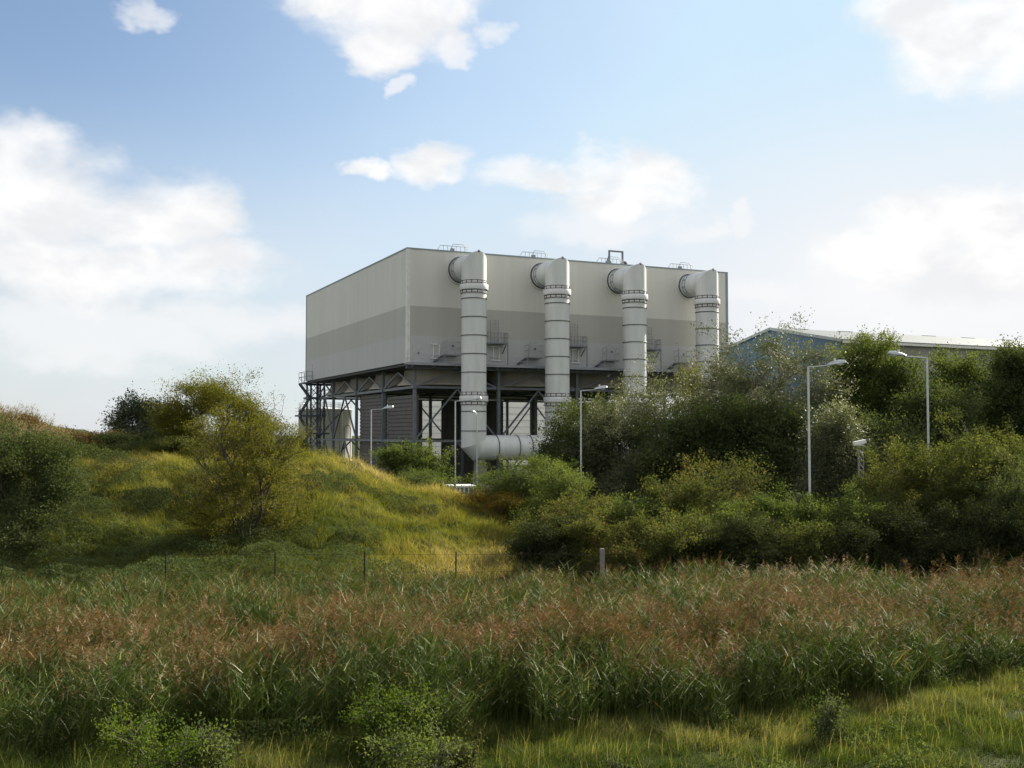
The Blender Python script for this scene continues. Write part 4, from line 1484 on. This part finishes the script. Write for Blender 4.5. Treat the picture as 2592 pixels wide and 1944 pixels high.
# ---------------------------------------------------------------- blades (grass and reeds): each kind ONE object of stuff
def blades(P, ht, wd, lean, az, tint, bend=0.5, seg=2):
    """curved tapering blades; P (n,3) feet, lean: horizontal reach"""
    n = len(P)
    dirv = np.stack([np.cos(az), np.sin(az), np.zeros(n)], 1)
    side = np.stack([-np.sin(az), np.cos(az), np.zeros(n)], 1)
    tw = rng.random(n) * PI
    side = side * np.cos(tw)[:, None] + dirv * np.sin(tw)[:, None]
    ts = np.linspace(0, 1, seg + 1)
    rows = []
    for t in ts:
        c = P + dirv * (lean * t ** (1 + bend))[:, None] + np.array([0, 0, 1]) * (ht * (t - 0.18 * t * t * np.clip(lean / ht, 0, 2)))[:, None]
        wt = wd * (1 - t) ** 0.7 * 0.5 + 0.0006
        rows.append(c - side * wt[:, None])
        rows.append(c + side * wt[:, None])
    V = np.stack(rows, 1)
    k = 2 * (seg + 1)
    base = np.arange(n)[:, None, None] * k
    q = np.array([[2 * i, 2 * i + 1, 2 * i + 3, 2 * i + 2] for i in range(seg)])[None]
    Q = (base + q).reshape(-1, 4)
    return V.reshape(-1, 3), Q, np.repeat(tint, seg)


def cat_parts(parts):
    V, Q, T, MI, o = [], [], [], [], 0
    for p in parts:
        V.append(p[0])
        Q.append(p[1] + o)
        T.append(p[2])
        MI.append(np.full(len(p[1]), p[3] if len(p) > 3 else 0))
        o += len(p[0])
    return np.concatenate(V), np.concatenate(Q), np.concatenate(T), np.concatenate(MI)


def make_reeds(name, X, Y, hh, label, leafmat, plumemat, plume_p, wscale=1.0, nleaf=7, tint_shift=0.0, pl_tint=None, nplume=11):
    n = len(X)
    Z = ground_z(X, Y) - 0.05
    P = np.stack([X, Y, Z], 1)
    az = rng.uniform(-PI, PI, n)
    lean = np.abs(rng.normal(0.12, 0.16, n)) * hh
    d = np.stack([np.cos(az), np.sin(az), np.zeros(n)], 1)

    def pos(t):
        return P + d * (lean * t ** 1.8)[:, None] + np.array([0, 0, 1.0]) * (hh * t)[:, None]
    base_t = rng.random(n)
    parts = []
    v, q, t = blades(P, hh, np.full(n, 0.016 * wscale), lean, az, np.clip(0.45 + 0.3 * base_t, 0, 1), 0.8, 3)
    parts.append((v, q, t, 0))
    for k in range(nleaf):
        tt = 0.30 + 0.66 * (k + rng.random(n)) / nleaf
        B = pos(np.minimum(tt, 0.97))
        la = az + PI * (k % 2) + rng.normal(0, 0.7, n)
        la = np.where(rng.random(n) < 0.3, rng.normal(0.2, 0.8, n), la)      # the breeze sets many one way
        L = (0.26 + 0.24 * rng.random(n)) * (1.1 - 0.35 * tt)
        upf = rng.normal(0.85, 0.40, n)
        tint = np.clip(0.62 * rng.random(n) + 0.25 * base_t + tint_shift + 0.02, 0, 0.84)
        tint = np.where(rng.random(n) < 0.07, 0.88 + 0.09 * rng.random(n), tint)
        tint = np.where(rng.random(n) < 0.012, 1.0, tint)
        v, q, t = blades(B, L * upf, (0.020 + 0.014 * rng.random(n)) * wscale, L, la, tint, 0.15, 2)
        parts.append((v, q, t, 0))
    sel = rng.random(n) < plume_p
    m = int(sel.sum())
    if m:
        tip = pos(np.ones(n))[sel]
        pa = rng.normal(0.3, 1.2, m)
        pt = rng.random(m) if pl_tint is None else pl_tint[sel]
        ph = 0.28 + 0.16 * rng.random(m)
        for k in range(nplume):
            f = (k + 0.5) / nplume
            B = tip + np.stack([np.cos(pa) * f * 0.08, np.sin(pa) * f * 0.08, (f - 0.35) * ph], 1) + rng.normal(0, 0.012, (m, 3))
            la = pa + rng.normal(0, 1.1, m)
            L = (0.06 + 0.11 * (1 - f) + 0.04 * rng.random(m)) * 1.15
            v, q, t = blades(B, L * rng.normal(0.35, 0.4, m), np.full(m, 0.025) * wscale, L, la, np.clip(pt + rng.normal(0, 0.16, m), 0, 1), 0.4, 1)
            parts.append((v, q, t, 1))
    V, Q, T, MI = cat_parts(parts)
    o = link_mesh(name, np_mesh(name, V, Q, T, MI), [leafmat, plumemat])
    return setp(o, label, name.replace('_', ' '), kind='stuff')


def scatter(area_n, x0, x1, y0, y1):
    return rng.uniform(x0, x1, area_n), rng.uniform(y0, y1, area_n)


def build_reeds():
    X, Y = scatter(124000, -40, 40, 22, 47)
    rf = reed_front(X)
    edge = rf + 2.2 * (fbm(X * 0.7, Y * 0.1, 41) - 0.5) * 2 + 0.2
    keep = (Y > edge) & (np.abs(X) < 0.56 * Y + 10) & (Y < 45.6 + 2.4 * (fbm(X * 0.35, X * 0, 67) - 0.5))
    dens = np.interp(Y, [24, 30, 38, 46], [1.0, 0.95, 0.7, 0.6]) * np.clip((fbm(X * 0.55, Y * 0.7, 51) - 0.18) * 3.6, 0.22, 1.0)
    keep &= rng.random(len(X)) < dens
    X, Y = X[keep], Y[keep]
    # height: tall in the middle, lower at the back, and a lower right front corner
    big = fbm(X * 0.22, Y * 0.22, 61)
    hh = np.interp(Y - reed_front(X), [0, 2, 6, 12, 20], [1.75, 2.15, 2.1, 1.75, 1.3]) * (0.80 + 0.40 * big)
    hh = hh * (1 - 0.30 * ss(X, 8, 16) * (1 - ss(Y - reed_front(X), 2, 6)))
    hh = hh * (0.92 + 0.62 * (fbm(X * 0.8, Y * 0.8, 63) - 0.5) * 2)
    hh = hh + 0.7 * np.exp(-((X - 6.8) / 2.6) ** 2 - ((Y - 44.5) / 2.0) ** 2) + 0.3 * np.exp(-((X - 13) / 3.0) ** 2 - ((Y - 43.5) / 2.0) ** 2)
    hh *= 0.84 + 0.26 * rng.random(len(X))
    # where the plumes are
    pn = fbm(X * 0.30 + 4, Y * 0.45, 71)
    fr = Y - reed_front(X)
    pp = np.interp(fr + 3.0 * (fbm(X * 0.25, Y * 0.3, 77) - 0.5), [0, 1.5, 3, 7.5, 10.5, 22], [0.10, 0.50, 0.85, 0.72, 0.24, 0.16]) * np.where(pn < 0.42, 0.4, 1.0)
    pl = np.clip(0.15 + 0.75 * fbm(X * 0.5, Y * 0.5, 81) + rng.normal(0, 0.12, len(X)), 0, 0.86)
    buff = np.exp(-((X - 0.5) / 5.5) ** 2 - ((Y - 36) / 2.0) ** 2) > rng.random(len(X)) * 1.5
    pl = np.where(buff & (fbm(X * 1.3, Y * 1.3, 91) > 0.52), 0.98, pl)
    buff2 = (np.abs(X - 12.5) < 3.6) & (np.abs(Y - 43.5) < 2.2)
    pl = np.where(buff2, np.clip(pl + 0.35, 0, 1), pl)
    make_reeds('reed_bed', X, Y, hh, 'wide bed of green reeds with feathery brown plumes across the foreground', REED_LEAF, REED_PLUME, pp, 1.12, 9, 0.0, pl, 14)


build_reeds()


def build_grass():
    # near bank
    n = 940000
    X, Y = scatter(n, -24, 34, 18.5, 38)
    rf = reed_front(X)
    keep = (Y < rf + 1.2) & (np.abs(X) < 0.52 * Y + 9)
    X, Y = X[keep], Y[keep]
    n = len(X)
    c = fbm(X * 1.6, Y * 1.6, 101)
    g = fbm(X * 0.32, Y * 0.40, 105)
    c2 = np.clip((c - 0.5) * 1.9 + 0.5, 0, 1)
    keep = rng.random(n) < 0.45 + 0.9 * c2
    X, Y, c, c2, g = X[keep], Y[keep], c[keep], c2[keep], g[keep]
    n = len(X)
    ht = (0.12 + 0.34 * c2 + 0.09 * rng.random(n)) * (0.55 + 0.7 * rng.random(n)) * (0.75 + 0.5 * ss(Y - reed_front(X), -3, 0.5))
    tint = np.clip(0.31 + 0.95 * (g - 0.5) + 0.45 * (c - 0.5) + rng.normal(0, 0.20, n), 0, 1)
    az = 0.3 + 5.0 * (fbm(X * 0.8, Y * 0.8, 111) - 0.5) + rng.normal(0, 1.2, n)
    P = np.stack([X, Y, ground_z(X, Y) - 0.02], 1)
    a = blades(P, ht, 0.009 + 0.009 * rng.random(n), ht * np.abs(rng.normal(0.6, 0.45, n)), az, tint, 0.6, 2)
    # dry flowering stalks standing above the rest
    k = rng.random(n) < 0.016 * c2
    m_ = int(k.sum())
    P2 = P[k] + rng.normal(0, 0.02, (m_, 3)) * np.array([1, 1, 0])
    b_ = blades(P2, 0.45 + 0.35 * rng.random(m_), np.full(m_, 0.011), 0.10 + 0.15 * rng.random(m_), rng.uniform(-PI, PI, m_), np.clip(0.78 + 0.22 * rng.random(m_), 0, 1), 0.9, 2)
    V, Q, T, MI = cat_parts([(*a, 0), (*b_, 0)])
    o = link_mesh('meadow_grass', np_mesh('meadow_grass', V, Q, T), GRASS)
    setp(o, 'rough green and straw coloured meadow grass along the bottom of the picture', 'grass', kind='stuff')
    # the mound
    n = 330000
    X, Y = scatter(n, -46, 5, 46.5, 96)
    Z = ground_z(X, Y)
    keep = (Z > 0.12) & (np.abs(X) < 0.54 * Y + 3) & (rng.random(n) < np.interp(Y, [47, 70, 80, 96], [1, 1, 0.55, 0.3]))
    X, Y, Z = X[keep], Y[keep], Z[keep]
    n = len(X)
    c = 0.6 * fbm(X * 1.9, Y * 1.9, 121) + 0.4 * fbm(X * 0.6, Y * 0.6, 123)
    slope = (ground_z(X, Y + 0.4) - ground_z(X, Y - 0.4)) / 0.8
    kp = rng.random(n) < np.interp(slope, [0.6, 1.0], [1.0, 0.5])
    X, Y, Z, c = X[kp], Y[kp], Z[kp], c[kp]
    n = len(X)
    g = fbm(X * 0.20, Y * 0.20, 131)
    warm = np.clip(0.56 + 0.16 * ss(X, -10, -2) + 1.15 * (g - 0.5) + 0.55 * (c - 0.5) + rng.normal(0, 0.15, n) - 0.30 * (1 - ss(Y, 53, 64)) * ss(-X, 4, 10) + 0.10 * ss(Y, 62, 70), 0, 1)  # random grass tone, plus shade painted low left and sun on the crest
    ht = (0.12 + 0.85 * np.clip((c - 0.5) * 1.8 + 0.5, 0, 1)) * (0.55 + 0.7 * rng.random(n))
    az = -1.9 + 2.6 * (fbm(X * 0.35, Y * 0.35, 141) - 0.5) + rng.normal(0, 0.9, n)
    P = np.stack([X, Y, Z - 0.03], 1)
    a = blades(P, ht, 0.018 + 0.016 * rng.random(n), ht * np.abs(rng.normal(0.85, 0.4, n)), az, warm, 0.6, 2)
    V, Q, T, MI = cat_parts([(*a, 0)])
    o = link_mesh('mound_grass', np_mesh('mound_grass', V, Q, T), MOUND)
    setp(o, 'long yellow green and straw grass drooping over the mound', 'grass', kind='stuff')
    # tall dead weeds on the high ground at the left
    X, Y = scatter(15000, -46, -15, 76, 94)
    keep = (np.abs(X) < 0.54 * Y) & (fbm(X * 0.4, Y * 0.4, 151) > 0.40 - 0.2 * ss(-X, 28, 36))
    X, Y = X[keep], Y[keep]
    n = len(X)
    hh = (0.5 + 0.9 * fbm(X * 0.4, Y * 0.4, 161)) * (0.55 + 0.7 * rng.random(n)) * np.interp(X, [-42, -38, -36, -20, -15], [1.35, 1.2, 0.85, 0.8, 0.5])
    pl = np.clip(rng.random(n) * 0.6 + 0.65 * ss(-X, 34, 38), 0, 1)
    make_reeds('dead_weeds', X, Y, hh, 'tall dead weeds and dry stalks on the high ground at the left', REED_LEAF, REED_PLUME, np.full(n, 0.8), 2.0, 2, 0.1, pl, 7)


build_grass()


def build_scrub():
    """low tangled nettle and bramble cover where the mound and the wood meet the reeds"""
    n = 660000
    X, Y = scatter(n, -38, 40, 45.5, 68)
    lim = np.interp(X, [-34, -20, -12, -6, 0, 3, 34], [58.0, 57.0, 55.5, 51.5, 49.0, 52.5, 53.5])
    patch = (fbm(X * 0.33, Y * 0.33, 191) > 0.61) & (X < 1)
    l = fbm(X * 0.5, Y * 0.5, 171)
    keep = ((Y < lim + 3.5 * (l - 0.5)) | patch) & (np.abs(X) < 0.56 * Y + 8) & (rng.random(n) < np.interp(X, [-10, -4, 1, 3], [1, 0.35, 0.25, 0.8]))
    X, Y, l = X[keep], Y[keep], l[keep]
    n = len(X)
    top = (0.15 + 1.35 * np.clip(l - 0.25, 0, 1)) * np.interp(X, [-34, -10, -3, 2, 5], [2.0, 1.5, 0.6, 0.5, 1.0])
    Z = ground_z(X, Y) + top * (1 - rng.random(n) ** 2.2 * 0.8)
    C = np.stack([X, Y, Z], 1)
    nrm = np.array([0, -0.2, 0.8]) + rng.normal(0, 0.55, (n, 3))
    ln = 0.085 * (0.6 + 0.8 * rng.random(n))
    V, Q = leaf_quads(C, rng.normal(0, 1, (n, 3)), nrm, ln, ln * 0.6)
    tint = np.clip(0.75 * fbm(X * 1.1, Y * 1.1, 181) + 0.45 * rng.random(n) - 0.1, 0, 1)
    o = link_mesh('nettle_scrub', np_mesh('nettle_scrub', V, Q, tint), LEAF['dark'])
    setp(o, 'low dark green nettle and bramble cover behind the reeds', 'scrub', kind='stuff')


build_scrub()


def build_weeds():
    """broad leaved weeds in and in front of the reed edge"""
    n = 260000
    X, Y = scatter(n, -18, 22, 19.5, 33)
    rf = reed_front(X)
    l = fbm(X * 0.75, Y * 0.75, 201)
    near = np.exp(-((Y - rf) / 1.3) ** 2)
    left = ss(-X, 1.0, 6.0)
    thr = 0.66 - 0.17 * near - 0.12 * left * (Y > 22.3)
    keep = (l > thr) & (Y < rf + 0.9) & (np.abs(X) < 0.52 * Y + 1)
    X, Y, l, thr = X[keep], Y[keep], l[keep], thr[keep]
    n = len(X)
    top = 0.10 + 2.6 * (l - thr) * (0.6 + 0.8 * fbm(X * 2.2, Y * 2.2, 207))
    Z = ground_z(X, Y) + np.minimum(top, 0.75) * (1 - 0.85 * rng.random(n) ** 1.7)
    nrm = np.array([0, -0.2, 0.8]) + rng.normal(0, 0.5, (n, 3))
    ln = 0.058 * (0.5 + 0.9 * rng.random(n))
    V, Q = leaf_quads(np.stack([X, Y, Z], 1), rng.normal(0, 1, (n, 3)), nrm, ln, ln * 0.6)
    tint = np.clip(0.7 * fbm(X * 1.5, Y * 1.5, 211) + 0.5 * rng.random(n) - 0.1, 0, 1)
    o = link_mesh('low_weeds', np_mesh('low_weeds', V, Q, tint), LEAF['shrub'])
    setp(o, 'low broad leaved green weeds along the front edge of the reeds', 'weeds', kind='stuff')


build_weeds()
